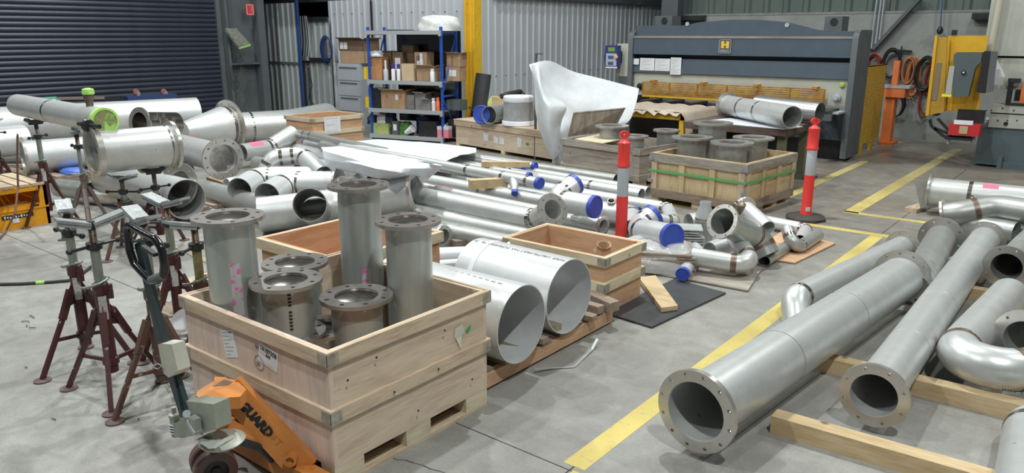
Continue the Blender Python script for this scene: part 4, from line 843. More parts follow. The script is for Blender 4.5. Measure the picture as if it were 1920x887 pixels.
for i, (px, py) in enumerate(((287, 218), (302, 214), (308, 224), (320, 222))):
    M = MB(); c = W(px, py+3, .93); M.cyl(c-V((.0, 0, .03)), c+V((0, 0, .035)), .055, n=6); solo('hexagon_fitting', M, SEAM, 'bright hexagon fitting on the flange cluster, %s of four' % ('leftmost', 'second from left', 'third from left', 'rightmost')[i], 'fitting', smooth=0)
pp('short open pipe on the floor beside the yellow crate', [(170, 359, .16), (110, 352, .16)], 17, n=30, mt=STEELG, wall=.006)
pp('second low pipe on the floor beside the yellow crate', [(230, 372, .10), (150, 366, .10)], 14, n=30, mt=STEEL)
for i, (px, py, w_, s_) in enumerate(((138, 331, .20, 2), (196, 364, .20, 3))):
    M = blob(MB(), W(px, py, .05), w_, .13, .13, .3, s_, 20, 10, .05); solo('face_shield', M, mat('plastic_cobalt', (.10, .20, .62), .4), ['blue plastic face shield behind the tall stand, upper one', 'blue plastic rim behind the stands, lower one'][i], 'face shield')
# timbers under the left heap
for i, (a, b, lab) in enumerate((((395, 345), (455, 365), 'pale timber bearer under the big flanged pipe with the pink label'), ((305, 410), (400, 425), 'brown timber bearer under the largest open pipe'), ((0, 320), (90, 322), 'timber packing beneath the flanged pipe at the left edge'), ((540, 405), (640, 420), 'timber bearer under the long pipe bundle, left end'), ((230, 330), (330, 345), 'timber bearer beneath the drum on the stands'), ((850, 470), (960, 452), 'timber bearer hidden under the pipes beside the two big pipes'))):
    timber(lab, W(*a), W(*b), .10, .10, kind='gold' if i in (0, 3) else 'old')
# ------------------------------------------------------------------ pallets / bearers under the left rear
for i, (x0, y0, x1, y1) in enumerate(((-8.6, 4.0, -7.9, 4.7), (-12.5, 3.9, -11.2, 5.2))):
    p_ = thing('pallet', ['worn pallet on the floor behind the yellow crate', 'pallet under the flanged pipe at the far left'][i], 'pallet', ((x0+x1)/2, (y0+y1)/2, 0))
    for k in range(6): part('deck_board', MB().b2((x0, y0+k*(y1-y0)/6, .10), (x1, y0+(k+.6)*(y1-y0)/6, .12)), wood('old', 'x'), p_, smooth=0)
    for xx in (x0, (x0+x1)/2-.03, x1-.06): part('stringer', MB().b2((xx, y0, 0), (xx+.06, y1, .10)), wood('old', 'y'), p_, smooth=0)
# ------------------------------------------------------------------ plastic sheets
def sheet(name, label, grid, mt, th=.004, sub=5, noise=.012, seed=3, cat='plastic sheet', lin=False):
    """grid: rows of (px,py,z) -> smooth draped sheet with thickness"""
    G = [[W(*p) for p in r] for r in grid]; nr, nc = len(G), len(G[0]); rr = random.Random(seed)
    def cr(a, b, c, d, t):
        if lin: return b.lerp(c, t)
        return ((b*2)+(c-a)*t+(a*2-b*5+c*4-d)*t*t+(b*3-a-c*3+d)*t*t*t)*.5
    def samp(u, v):
        i = min(int(u), nr-2); fu = u-i; j = min(int(v), nc-2); fv = v-j; col = []
        for k in (-1, 0, 1, 2):
            r = G[max(0, min(nr-1, i+k))]; q = [r[max(0, min(nc-1, j+m))] for m in (-1, 0, 1, 2)]; col.append(cr(*q, fv))
        return cr(*col, fu)
    NR, NC = (nr-1)*sub+1, (nc-1)*sub+1; P = [[samp(i/sub, j/sub)+V((0, 0, noise*(math.sin(i*1.7+j*.9+seed)*.5+rr.uniform(-.5, .5)))) for j in range(NC)] for i in range(NR)]
    M = MB(); vs = [p for r in P for p in r]; n = len(vs); nm = []
    for i in range(NR):
        for j in range(NC):
            du = P[min(i+1, NR-1)][j]-P[max(i-1, 0)][j]; dv = P[i][min(j+1, NC-1)]-P[i][max(j-1, 0)]; k = du.cross(dv); k = k.normalized() if k.length > 1e-9 else UPZ; nm.append(k)
    vs2 = [p-k*th for p, k in zip(vs, nm)]; fs = []
    for i in range(NR-1):
        for j in range(NC-1):
            a = i*NC+j; q = (a, a+1, a+NC+1, a+NC); fs += [q, tuple(n+k for k in reversed(q))]
    bd = [(0, j) for j in range(NC)]+[(i, NC-1) for i in range(1, NR)]+[(NR-1, j) for j in range(NC-2, -1, -1)]+[(i, 0) for i in range(NR-2, 0, -1)]
    ids = [i*NC+j for i, j in bd]; fs += [(ids[k], ids[(k+1) % len(ids)], n+ids[(k+1) % len(ids)], n+ids[k]) for k in range(len(ids))]
    M.add(vs+vs2, fs); return solo(name, M, mt, label, cat, smooth=60)
WR2 = mat('white_sheet', (.74, .77, .84), .4, 0, (.64, .67, .75), 3, (1, 1, 1), .3, .25, 14)
sheet('plastic_sheet', 'flat translucent white sheet spread over the back of the pipe bundle', [[(655, 265, .42), (710, 261, .44), (790, 266, .44), (893, 277, .42)], [(640, 272, .46), (715, 274, .47), (800, 280, .47), (893, 286, .44)], [(660, 284, .50), (720, 288, .50), (800, 292, .50), (862, 291, .46)], [(690, 296, .52), (740, 300, .52), (800, 303, .50), (838, 301, .48)]], WR2, noise=.006, lin=True)
sheet('foam_sheet', 'thick white folded foam sheet draped over the near pipes, corner pointing right', [[(602, 276, .72), (640, 274, .76), (700, 285, .76), (770, 300, .74), (828, 312, .66)], [(606, 283, .70), (650, 286, .76), (705, 300, .77), (770, 316, .72), (828, 316, .60)], [(610, 298, .62), (655, 304, .70), (705, 316, .74), (765, 326, .66), (815, 326, .54)], [(613, 312, .52), (660, 322, .58), (705, 333, .60), (762, 336, .56), (796, 341, .46)]], mat('foam_white', (.84, .86, .93), .35, 0, (.80, .82, .90), 3), th=.012, noise=.003, lin=True)
sheet('plastic_flap', 'lower flap of white foam hanging in front of the near pipes', [[(604, 282, .70), (640, 292, .74), (690, 306, .74), (760, 322, .66)], [(608, 298, .62), (645, 306, .66), (695, 320, .66), (761, 331, .58)], [(612, 311, .52), (650, 322, .54), (700, 333, .52), (759, 339, .46)]], mat('foam_white', (.84, .86, .93), .35), th=.012, noise=.003, lin=True)
# tall wrap standing on the floor (open cone of white film) --------------------
YW = 8.9
def wy(x, y, Y): return WY(x, y, Y)
Gp = [[(992, 121, 9.45), (1030, 114, 9.8), (1075, 134, 10.2), (1130, 148, 10.5), (1198, 166, 10.6)],
      [(1001, 150, 9.3), (1030, 160, 9.7), (1080, 178, 10.1), (1135, 190, 10.4), (1192, 195, 10.5)],
      [(1003, 200, 9.2), (1018, 215, 9.25), (1055, 218, 9.7), (1110, 222, 10.2), (1178, 228, 10.4)],
      [(1012, 245, 9.2), (1024, 250, 9.12), (1048, 250, 9.35), (1078, 250, 9.9), (1140, 246, 10.3)],
      [(1030, 290, 9.22), (1036, 296, 9.12), (1046, 298, 9.2), (1058, 290, 9.5), (1066, 286, 9.9)],
      [(1040, 305, 9.25), (1042, 308, 9.2), (1046, 308, 9.2), (1052, 306, 9.3), (1060, 304, 9.4)]]
_W = W
def W3(x, y, Y): return WY(x, y, Y)
W = W3
sheet('plastic_wrap', 'tall crumpled white plastic wrap standing open like a cone before the weathered crate', Gp, mat('wrap_white', (.78, .81, .84), .36, 0, (.66, .69, .72), 3.5, (1, 1, 1), .3, .7, 7, alpha=.90), th=.004, noise=.0, sub=8)
sheet('plastic_wrap', 'folded front flap of the standing white wrap, with a turned edge', [[(995, 121, 9.38), (1008, 124, 9.28), (1014, 128, 9.35)], [(1001, 150, 9.22), (1012, 156, 9.02), (1022, 158, 9.3)], [(1003, 178, 9.12), (1020, 184, 8.92), (1038, 182, 9.25)], [(1006, 205, 9.05), (1030, 206, 8.90), (1062, 200, 9.3)], [(1016, 245, 9.08), (1030, 248, 8.92), (1052, 232, 9.25)], [(1036, 296, 9.15), (1040, 298, 9.06), (1050, 286, 9.2)]], MATS['wrap_white'], th=.004, noise=0, sub=8)
W = _W
M = MB(); M.bar(WY(1005, 100, 9.9), V((WY(1005, 100, 9.9).x, 9.9, 0)), .03, .03); M.bar(WY(1003, 101, 9.9), WY(1017, 101, 9.9), .02, .02); solo('steel_post', M, MGREY, 'thin grey steel post with a short arm behind the standing wrap', 'post', smooth=0)
# things on the long closed box
zl = zE+.026
t, _ = pp('short open pipe lying on the long closed box beside a blue cap', [(917, 216, zl+.155), (968, 208, zl+.155)], 17, n=36, mt=STEELG, wall=.012)
c = W(903, 215, zl+.15); t = thing('plastic_plug', 'blue plastic plug leaning behind the open pipe on the long box', 'plug', c-V((0, 0, .15))); add_cap(t, c, (.25, -1, .05), .155, None)
t = thing('wrapped_drum', 'grey drum-shaped coil wrapped in clear film on the long closed box', 'wrapped coil', W(972, 238, zl))
c = W(972, 234, zl); rd = 29*depth(c)/FPX; hd = ZA(c.x, c.y, 180)-zl
part('drum_body', MB().lathe([(rd*.98, 0), (rd*1.05, .01), (rd*1.02, .05), (rd*.97, hd*.5), (rd*.93, hd-.06), (rd*.95, hd-.02), (rd*.88, hd), (rd*.6, hd-.01), (.0001, hd-.02)], c, n=36), mat('wrapped_grey', (.42, .43, .44), .3, .2, (.30, .31, .32), 9, bump=.6, bscale=12), t)
part('film_collar', MB().lathe([(rd*.96, hd-.09), (rd*.99, hd-.05), (rd*.97, hd-.01), (rd*.90, hd+.008), (rd*.7, hd+.0)], c, n=36), WRAP, t, 'white film folded over the rim')
part('film_foot', MB().lathe([(rd*1.0, 0), (rd*1.09, .008), (rd*1.06, .07), (rd*1.0, .08)], c, n=36), WRAP, t)
M = blob(MB(), W(915, 211, zl+.0)+V((.12, .12, 0)), .20, .09, .30, .2, 11, amp=.14); solo('safety_vest', M, mat('hi_vis', (.62, .85, .10), .6, 0, (.75, .8, .6), 9), 'fluorescent yellow safety vest heaped behind the open pipe', 'vest', smooth=20)
M = MB(); M.tube([W(940, 181, zl+.38), W(955, 176, zl+.42), W(975, 172, zl+.42), W(982, 180, zl+.36)], .05, 10); solo('dark_hose', M, mat('hose_brown', (.05, .04, .04), .6), 'dark brown hose lying behind the wrapped drum', 'hose')
block('ochre block standing behind the safety vest', (938, 216), zl, .35, .08, .34, 0, 'gold')
bpy.data.objects['timber_block.%03d' % 0] if False else None
# small wooden box (left of the rack)
P = W(590, 292)
cX = crate('small reddish plywood box with a typed notice, before the blue rack', (P.x, P.y), -.06, .80, 1.02, .0, .62, bat=(.625, .40), wk='tan', bk='pale', bh=.07, base=False, name='plywood_box', cat='box')
n_ = V((1, -.0, 0)); xx = P.x+.004
a = WX(622, 234, P.x+.028); label_on(cX, a, (0, 1, 0), (0, 0, 1), .33, .27, 3, lab='typed paper notice', bar=False)
# ------------------------------------------------------------------ JACK STANDS
def stand(label, x, y, h, rz=0, head='v', hz=0, mt=MAROON, tb=ZINC, lz=.47, leg=.29, sticker=True, thin=1.0, tee=True):
    t = thing('pipe_jack_stand', label, 'jack stand', (x, y, 0), rz, group='folding pipe jack stands')
    k = thin; ht = min(.66, h*.62)
    part('main_tube', MB().lathe([(.030*k, .13), (.034*k, .13), (.034*k, ht), (.030*k, ht)], n=18), mt, t, w=False)
    part('collar', MB().lathe([(.040*k, ht-.05), (.042*k, ht-.04), (.042*k, ht+.005), (.034*k, ht+.01)], n=18).box((.045*k, 0, ht-.045), (.03, .03, .08)), mt, t, w=False)
    part('inner_tube', MB().lathe([(.025*k, ht), (.0255*k, h-.20), (.02, h-.20)], n=18), tb, t, w=False)
    M = MB(); M.tube([V((-.09, -.02, ht-.005)), V((-.05, -.035, ht+.0)), V((0, -.035, ht+.015)), V((.04, -.015, ht+.03)), V((.045, .02, ht+.03)), V((.02, .04, ht+.025))], .008, 8); part('locking_handle', M, ZINC, t, w=False)
    pr = []; n = 14
    for i in range(n): z = h-.20+.12*i/n; pr += [(.017, z), (.0205, z+.06/n)]
    part('screw_thread', MB().lathe([(.0001, h-.2)]+pr+[(.017, h-.08), (.0001, h-.08)], n=14), BURN, t, w=False)
    M = MB(); zn = h-.175; M.lathe([(.022, zn-.02), (.04, zn-.018), (.042, zn+.018), (.024, zn+.022)], n=16); part('nut_collar', M, BLKM, t, w=False)
    for s in (-1, 1):
        M = MB(); d = V((math.cos(.4+hz), math.sin(.4+hz), 0))*s; M.cyl(V((0, 0, zn))+d*.035, V((0, 0, zn))+d*.135, .0085, .0085, 10); M.lathe([(.0001, -.018), (.013, -.013), (.018, 0), (.013, .013), (.0001, .018)], V((0, 0, zn))+d*.145, d, 12); part('turning_handle', M, BLKM, t, w=False)
    rot = Matrix.Rotation(hz, 3, 'Z')
    if head == 'v':
        part('head_post', MB().cyl((0, 0, h-.08), (0, 0, h-.045), .024, n=12).box((0, 0, h-.045), (.05, .05, .012)), BLKM, t, w=False)
        for s in (-1, 1):
            M = MB(); a = rot@V((s*.008, 0, h-.05)); b = rot@V((s*.165, 0, h-.005)); M.bar(a, b, .085, .016, (0, 0, 1)); M.bar(a+rot@V((0, -.03, -.012)), b+rot@V((0, -.03, -.014)), .012, .03); part('head_arm', M, TAPE, t, 'arm bandaged in grey tape', w=False)
    else:
        M = MB(); M.box((0, 0, h-.02), (.13, .05, .05), 0, rot); M.bar(rot@V((-.10, 0, h+.015)), rot@V((-.03, 0, h-.03)), .07, .03); M.bar(rot@V((.10, 0, h+.015)), rot@V((.03, 0, h-.03)), .07, .03); part('head_block', M, BLKM, t, w=False)
        part('head_post', MB().cyl((0, 0, h-.09), (0, 0, h-.04), .02, n=12), BLKM, t, w=False)
        M = MB(); M.lathe([(.018, -.02), (.045, -.02), (.048, 0), (.045, .02), (.018, .02)], rot@V((.085, -.01, h+.015)), rot@V((0, 1, 0)), 20, True); part('roller', M, mat('roller_tan', (.45, .36, .20), .5), t, w=False)
    for i in range(3):
        a = i*2*PI/3+.5; d = V((math.cos(a), math.sin(a), 0)); f = d*leg
        top = d*.045+V((0, 0, lz)); bot = f+V((0, 0, .012))
        L = MB(); L.bar(top.lerp(bot, -.02), bot, .024, .024); lo = part('leg', L, mt, t, w=False, smooth=0)
        S = MB(); S.bar(top+V((0, 0, .03)), top.lerp(bot, .30), .034, .034); part('leg_sleeve', S, mt, lo, w=False, smooth=0)
        part('foot_pad', MB().lathe([(.0001, 0), (.048, 0), (.048, .008), (.015, .014), (.0001, .014)], f, n=20), mat('foot_rust', (.16, .10, .09), .6, .2, (.11, .07, .065), 14), lo, w=False)
        m_ = top.lerp(bot, .55); part('brace', MB().bar(m_, V((d.x*.03, d.y*.03, .20)), .014, .02), mt, lo, w=False, smooth=0)
        G = MB(); s_ = V((-d.y, d.x, 0))*.004; G.prism([d*.03+V((0, 0, lz+.07))-s_, d*.03+V((0, 0, lz-.06))-s_, d*.105+V((0, 0, lz-.08))-s_, d*.085+V((0, 0, lz-.02))-s_], s_*2); part('gusset', G, mt, t, w=False, smooth=0)
    part('slide_clamp', MB().lathe([(.036*k, .18), (.044*k, .18), (.044*k, .215), (.036*k, .215)], n=18), mt, t, w=False)
    if sticker:
        M = MB(); vs = []; a0 = math.atan2(-y, -x)-rz
        for z in (ht-.20, ht-.06):
            for q in range(6): aa = a0+(q-2.5)*.26; vs.append(V(((.0348*k)*math.cos(aa), (.0348*k)*math.sin(aa), z)))
        M.add(vs, [(q, q+1, 7+q, 6+q) for q in range(5)]); part('warning_sticker', M, mat('sticker', (.62, .62, .60), .6, 0, (.30, .25, .25), 70, (1, 1, 1), .2), t, 'white warning sticker', w=False)
    return t
stand('maroon jack stand at the left end of the cluster by the pallet truck', -4.84, 1.80, 1.02, .2, hz=-.5)
stand('maroon jack stand second from the left in the front cluster', -4.31, 1.72, 1.05, 1.1, hz=.3)
stand('maroon jack stand with a long black turning bar, nearest the pallet truck handle', -3.97, 1.84, 1.10, .1, hz=-.2, mt=MARO2)
stand('brown and olive worn jack stand right behind the pallet truck handle', -3.97, 2.12, 1.02, .8, hz=.9, leg=.24, mt=mat('olive_maroon', (.15, .10, .045), .5, .1, (.09, .04, .035), 8), tb=OLIVE)
stand('maroon jack stand at the back of the cluster near the foreground crate', -4.62, 2.30, 1.02, .15, hz=.1)
# far stands
A_ = W(172, 287, .97); B_ = W(326, 272, .97)
rfl = 50*depth(A_)/FPX
drum = thing('flanged_drum', 'large flanged drum of bright pipe resting on two jack stands at the left', 'pipe spool', (A_.x, A_.y, .97-rfl)); rD = rfl*.80
M = MB(); sweep(M, [A_, B_], rD, rD-.01, 56); part('drum_wall', M, STEEL, drum, smooth=50)
dT = (B_-A_).normalized(); add_flange(drum, A_, -dT, rfl, rD*.93, .05, 12); add_flange(drum, B_, dT, rfl*.97, rD*.93, .03, 12)
M = MB(); bead(M, [A_, B_], .9, rD, .005, .01); part('weld_band', M, SEAM, drum)
hh = .97-rD-.004
for k, (t_, lab) in enumerate(((.30, 'jack stand carrying the left end of the big flanged drum'), (.70, 'jack stand with a tan roller carrying the right end of the big flanged drum'))):
    c = A_.lerp(B_, t_); stand(lab, c.x, c.y, hh-.012, .4+k, head='v' if k == 0 else 'r', hz=math.atan2(dT.y, dT.x)+PI/2, mt=MARO2 if k == 0 else MAROON)
P0 = W(35, 197, 1.24); P1_ = W(197, 227, 1.24)
cp, CC = pipe('pipe laid across two tall stands at the left, mouth masked with card and green tape', [P0, P1_], 20*depth(P0)/FPX, mt=STEEL, n=40, e0='blind', seams=[.45])
rc = 20*depth(P0)/FPX; ax = (P1_-P0).normalized()
part('masking_disc', MB().lathe([(rc*.99, 0), (rc*.99, .006), (.0001, .006)], P1_, ax, 32), CARDL, cp, 'cardboard disc masking the pipe mouth')
part('green_tape_ring', MB().lathe([(rc*1.01, -.06), (rc*1.03, -.055), (rc*1.03, .008), (rc*.86, .010), (rc*.86, .006)], P1_, ax, 32), LIME, cp, 'bright green masking tape')
M = MB(); M.prism([P1_+ax*.008+V(p) for p in ((-.02, -.03, -.10), (.05, .05, -.09), (.06, .06, -.02), (.02, .02, -.05), (.0, .0, .0), (-.03, -.04, -.03))], ax*.004); part('tape_scrap', M, LIME, cp)
c = P0.lerp(P1_, .87)+V((0, 0, rc)); part('top_socket', MB().lathe([(.03, -.01), (.034, .05), (.045, .055), (.045, .09), (.03, .10), (.0001, .1)], c, n=16), BURN, cp); part('green_tape_plug', MB().lathe([(.045, .10), (.055, .11), (.05, .15), (.02, .16), (.0001, .155)], c, n=10), LIME, cp)
for t_, lab, hz in ((.22, 'tall jack stand under the left end of the card-masked pipe'), (.66, 'tall jack stand with a foam-wrapped arm under the card-masked pipe')) and ((.2, 'tall jack stand under the left end of the card-masked pipe', .3), (.68, 'tall jack stand with a foam-wrapped arm under the card-masked pipe', 1.2)):
    c = P0.lerp(P1_, t_); stand(lab, c.x, c.y, 1.24-rc-.012, hz, head='r' if t_ < .5 else 'v', hz=math.atan2(ax.y, ax.x)+PI/2, mt=MAROON if t_ < .5 else mat('thin_brown', (.22, .17, .15), .5, .3), thin=1 if t_ < .5 else .7, sticker=t_ < .5, lz=.5)
q = W(8, 372); stand('jack stand cut off by the left edge of the picture', q.x, q.y, 1.0, .3)
M = MB(); M.tube([W(33, 252, 1.05), W(32, 300, .75), W(34, 350, .45), W(28, 400, .2), W(12, 432, .02), W(-4, 450, .012)], .010, 8); solo('hose', M, mat('hose_rust', (.20, .11, .08), .6), 'thin brown hose hanging from a stand at the left edge', 'hose')
M = MB(); M.tube([W(-5, 533, .014), W(40, 532, .014), W(90, 529, .014), W(128, 526, .014), W(150, 516, .014), W(170, 500, .014)], .013, 8); h_ = solo('air_hose', M, mat('hose_dark', (.04, .045, .04), .55), 'dark air hose lying on the floor at the left edge', 'hose')
for a, b in (((68, 530.3), (84, 529.4)),):
    part('green_tape', MB().cyl(W(*a, .014), W(*b, .014), .0145, n=10), LIME, h_)
# clamp on the drum flange
M = MB(); c = A_+V((0, 0, rfl*.95)); M.cyl(c+V((-.18, 0, .02)), c+V((.18, .02, .02)), .02, n=10); M.lathe([(.05, -.02), (.06, 0), (.05, .02)], c+V((0, 0, .02)), (1, 0, 0), 14); solo('clamp', M, BLKM, 'black clamp sitting on the left flange of the drum', 'clamp')
# yellow box with timber top -----------------------------------------------------
zx = .43; X1, X0, Y0, Y1 = -8.98, -9.75, 2.30, 3.18
yb = thing('yellow_bin', 'yellow plastic tray box with timber on top, at the left edge', 'box', ((X0+X1)/2, (Y0+Y1)/2, 0)); w_ = .03
part('bin_shell', MB().b2((X0, Y0, 0), (X1-.09, Y1, .03)).b2((X1-.10, Y0, 0), (X1, Y1, .24)).b2((X1-.10, Y0, .24), (X1, Y0+.10, zx)).b2((X1-.10, Y1-.08, .24), (X1, Y1, zx)).b2((X1-.1, Y0+.1, zx-.05), (X1+.01, Y1-.08, zx)).b2((X0, Y0, 0), (X0+w_, Y1, zx)).b2((X0, Y0, 0), (X1, Y0+w_, zx)).b2((X0, Y1-w_, 0), (X1, Y1, zx)), mat('bin_yellow', (.80, .36, .01), .45, 0, (.70, .30, .01), 5), yb, smooth=0)
part('bin_rib', MB().b2((X1, Y0, .19), (X1+.012, Y1, .205)), mat('bin_yellow', (.8, .36, .01)), yb, smooth=0); part('pry_bar', MB().bar(V((X1+.012, 2.55, .25)), V((X1+.012, 2.98, .275)), .01, .01), BURN, yb)
p = WX(30, 412, X1+.006); label_on(yb, p, (0, 1, 0), (0, 0, 1), .06, .07, 3, bar=False)
part('brand_patch', MB().b2((X1, 2.72, .115), (X1+.008, 3.02, .155)), INK, yb, smooth=0)
M = MB()
for i in range(10): M.b2((X1+.008, 2.74+.026*i, .122+.006*(i % 2)), (X1+.010, 2.755+.026*i, .148-.005*(i % 3)))
tag(part('patch_marks', M, PAPER, yb, smooth=0), kind='stuff')
for i in range(6): 
    M = MB(); y = Y0+.02+i*.145; M.b2((X0-.1, y, zx+.002), (X1+.02, y+.12, zx+.03)); solo('board', M, wood('pine', 'x'), 'board on top of the yellow box, number %s counting from the camera side' % ('one', 'two', 'three', 'four', 'five', 'six')[i] if False else '%s board in the row laid over the yellow box' % ('nearest', 'second nearest', 'third nearest', 'third farthest', 'second farthest', 'farthest')[i], 'board', group='boards laid over the yellow box', smooth=0)
# blue dolly upside-down on the back pipes, dark lengths, green rag
za = WX(240, 190, -15.0).z
dl = thing('dolly', 'upturned blue dolly with red castors lying on the pale pipe by the roller door', 'dolly', (-15.0, WX(285, 190, -15).y, za-.05))
a = WX(238, 190, -15.0); b = WX(330, 188, -15.0); part('deck', MB().b2((-15.25, a.y, a.z-.03), (-14.95, b.y, a.z+.09)), mat('dolly_blue', (.03, .055, .16), .5), dl, smooth=0)
for px in (257, 309):
    c = WX(px, 172, -15.08); part('castor_fork', MB().b2((c.x-.03, c.y-.02, a.z+.09), (c.x+.03, c.y+.04, c.z)), PUMP, dl); part('castor_wheel', MB().lathe([(.02, -.022), (.055, -.022), (.06, 0), (.055, .022), (.02, .022)], c+V((0, -.02, .0)), (1, 0, 0), 20), mat('castor_red', (.33, .12, .11), .5), dl)
M = MB(); M.bar(WX(-20, 188, -15.1), WX(236, 186, -15.1), .12, .06); solo('steel_channel', M, BLKM, 'dark steel channel lying along the roller door', 'steel section', smooth=0)
M = MB(); M.bar(WX(100, 184, -15.15)+V((.1, 0, 0)), WX(190, 183, -15.15)+V((.1, 0, 0)), .06, .05); solo('steel_channel', M, mat('rust_brown', (.24, .19, .17), .7, .2), 'lighter rusty bar on the dark channel by the roller door', 'steel section', smooth=0)
M = blob(MB(), WX(83, 190, -14.95)-V((0, 0, .03)), .12, .26, .10, 0, 4, 18, 8, .15); solo('green_cloth', M, mat('cloth_green', (.10, .30, .24), .8), 'green rag on the dark channel by the roller door', 'rag')
# floor: cardboard / ply bits left of the foreground crate
M = MB(); M.prism([W(x, y, .001) for x, y in ((322, 462), (395, 498), (470, 478), (470, 440), (410, 448))], (0, 0, .005)); solo('plywood_sheet', M, wood('grey', 'x'), 'thin plywood sheet on the floor behind the foreground crate', 'plywood', smooth=0)
M = MB(); M.prism([W(x, y, .001) for x, y in ((352, 522), (395, 510), (400, 545), (360, 548))], (0, 0, .004)); solo('plywood_sheet', M, wood('pine', 'x'), 'pale plywood scrap on the floor at the crate corner', 'plywood', smooth=0)
for i, (px, py, z) in enumerate(((352, 607, .24), (356, 655, .03))):
    t = thing('loose_flange', ['ring flange lying on timber against the left side of the foreground crate, upper', 'ring flange on the floor against the left side of the foreground crate, lower'][i], 'flange', W(px, py, z-.02)); add_flange(t, W(px, py, z), (0, 0, 1), .18, .10)
    part('white_disc', MB().cyl(W(px, py, z-.018), W(px, py, z-.016), .10, n=28), PAPER, t)
M = MB(); c = W(345, 625, 0); M.b2((c.x-.16, c.y-.14, 0), (c.x+.12, c.y+.14, .195)); solo('timber_block', M, wood('old', 'x'), 'timber block under the upper loose ring flange', 'timber', smooth=0)
rr = random.Random(4)
DEB = mat('debris', (.10, .09, .07), .8)
for i, (px, py, w) in enumerate(((58, 592, .05), (45, 603, .06), (62, 596, .03), (58, 614, .05), (48, 612, .03), (98, 787, .03), (48, 690, .02), (259, 787, .015), (333, 632, .04), (345, 545, .06), (316, 585, .02), (280, 612, .02))):
    c = W(px, py, .0); M = MB(); M.tube([c+V((k*w/3, rr.uniform(-.3, .3)*w, .006+.004*math.sin(k))) for k in range(4)], .003, 5)
    solo('wood_chip', M, DEB, 'small dark scrap of debris on the floor near the jack stands', 'debris', group='scraps of debris on the floor')
# ------------------------------------------------------------------ PALLET TRUCK
pj = thing('pallet_truck', 'orange hand pallet truck with dark handle, forks under the foreground crate', 'pallet truck', (-2.95, 1.5, 0))
YH = 1.42
ap = WY(425, 727, 1.62); bt = WY(570, 884, 1.80); dd = (bt-ap); 
def beam(a, b, w0, w1, th, n):
    d = (b-a).normalized(); s = n.cross(d).normalized(); M = MB()
    M.hexa([a-s*w0/2, a+s*w0/2, b+s*w1/2, b-s*w1/2, a-s*w0/2-n*th, a+s*w0/2-n*th, b+s*w1/2-n*th, b-s*w1/2-n*th]); return M, s
d = dd.normalized(); tc_ = (EYE-ap).normalized(); tc_ = V((.45, -.75, .35)); n = (tc_-d*tc_.dot(d)).normalized()
M, s = beam(ap, bt, .125, .13, .05, n); fr = part('frame_beam', M, ORANGE, pj, smooth=0)
off = V((-.80, 0, 0)); bt2 = V((ap.x-.42, bt.y, bt.z)); ap2 = ap+V((-.12, .0, -.045)); d2 = (bt2-ap2).normalized(); n2 = V((-.35, -.8, .35)); n2 = (n2-d2*n2.dot(d2)).normalized(); M, s2_ = beam(ap2, bt2, .12, .12, .05, n2); part('frame_beam', M, ORANGE, pj, smooth=0)
a1 = WY(368, 740, 1.50); a2 = ap+V((.04, 0, .03)); zP = ap.z+.025; M = MB(); M.prism([W(x, y, zP) for x, y in ((367, 742), (370, 733), (398, 716), (425, 709), (445, 714), (462, 730), (450, 744), (415, 746), (385, 752))], (0, 0, -.055)); part('head_plate', M, ORANGE, pj)
M = MB(); M.prism([W(x, y, zP+.0005) for x, y in ((399, 725), (420, 712), (437, 716), (428, 722))], (0, 0, .001)); part('top_label', M, mat('label_dark', (.14, .09, .06), .6), pj, smooth=0)
u_ = n.cross(d).normalized(); 
if u_.x < 0: u_ = -u_
ct = ap+d*(bt-ap).length*.375+n*.0015
# letters read down the beam
o_ = txt('GUARD', .056, ct, d, n.cross(d), INK, pj, name='lettering', bold=.004)
o_ = txt('LIFT', .050, ap+d*(bt-ap).length*.60+n*.0015, d, n.cross(d), mat('orange_dark', (.42, .13, .03), .5), pj, name='lettering', bold=-.001)
c = bt-d*.085+n*.0; part('pivot_pin', MB().lathe([(.0001, 0), (.030, 0), (.030, .035), (.018, .038), (.016, .02), (.0001, .02)], c, n, 20), ORANGE, pj)
for x0 in (-2.82, -3.42): part('fork', MB().b2((x0-.08, 1.80, .03), (x0+.08, 2.80, .085)), ORANGE, pj, smooth=0)
part('cross_member', MB().b2((-3.50, 1.76, .03), (-2.50, 1.84, .12)), ORANGE, pj, smooth=0)
# pump unit
pc = V((-2.93, 1.50, .0)); zq = WY(385, 790, 1.47).z; xq = WY(385, 790, 1.47).x
M = MB(); M.prism([WY(338, 765, 1.42), WY(345, 752, 1.42), WY(400, 758, 1.42), WY(406, 805, 1.42), WY(372, 815, 1.42), WY(340, 822, 1.42), WY(322, 818, 1.42), WY(322, 795, 1.42), WY(338, 790, 1.42)], (.0, .07, 0)); part('pump_body', M, PUMP, pj)
part('pump_cap', MB().cyl(WY(350, 776, 1.405), WY(350, 776, 1.43), .016, n=14), GREYL, pj); part('valve_lever', MB().bar(WY(356, 788, 1.40), WY(370, 812, 1.395), .03, .02), GREYL, pj); part('valve_block', MB().box(WY(366, 795, 1.40), (.045, .03, .06)), PUMP, pj)
cs = WY(329, 793, 1.44); part('plunger', MB().lathe([(.022, -.06), (.022, .03), (.026, .035), (.026, .045), (.010, .05), (.010, .075), (.0001, .075)], cs, n=18), PUMP, pj)
for i in range(4): part('spring_coil', MB().lathe([(.024, -.004), (.029, 0), (.024, .004), (.019, 0)], cs+V((0, 0, .0-.013*i)), (.05, 0, 1), 18, True), GREYL, pj)
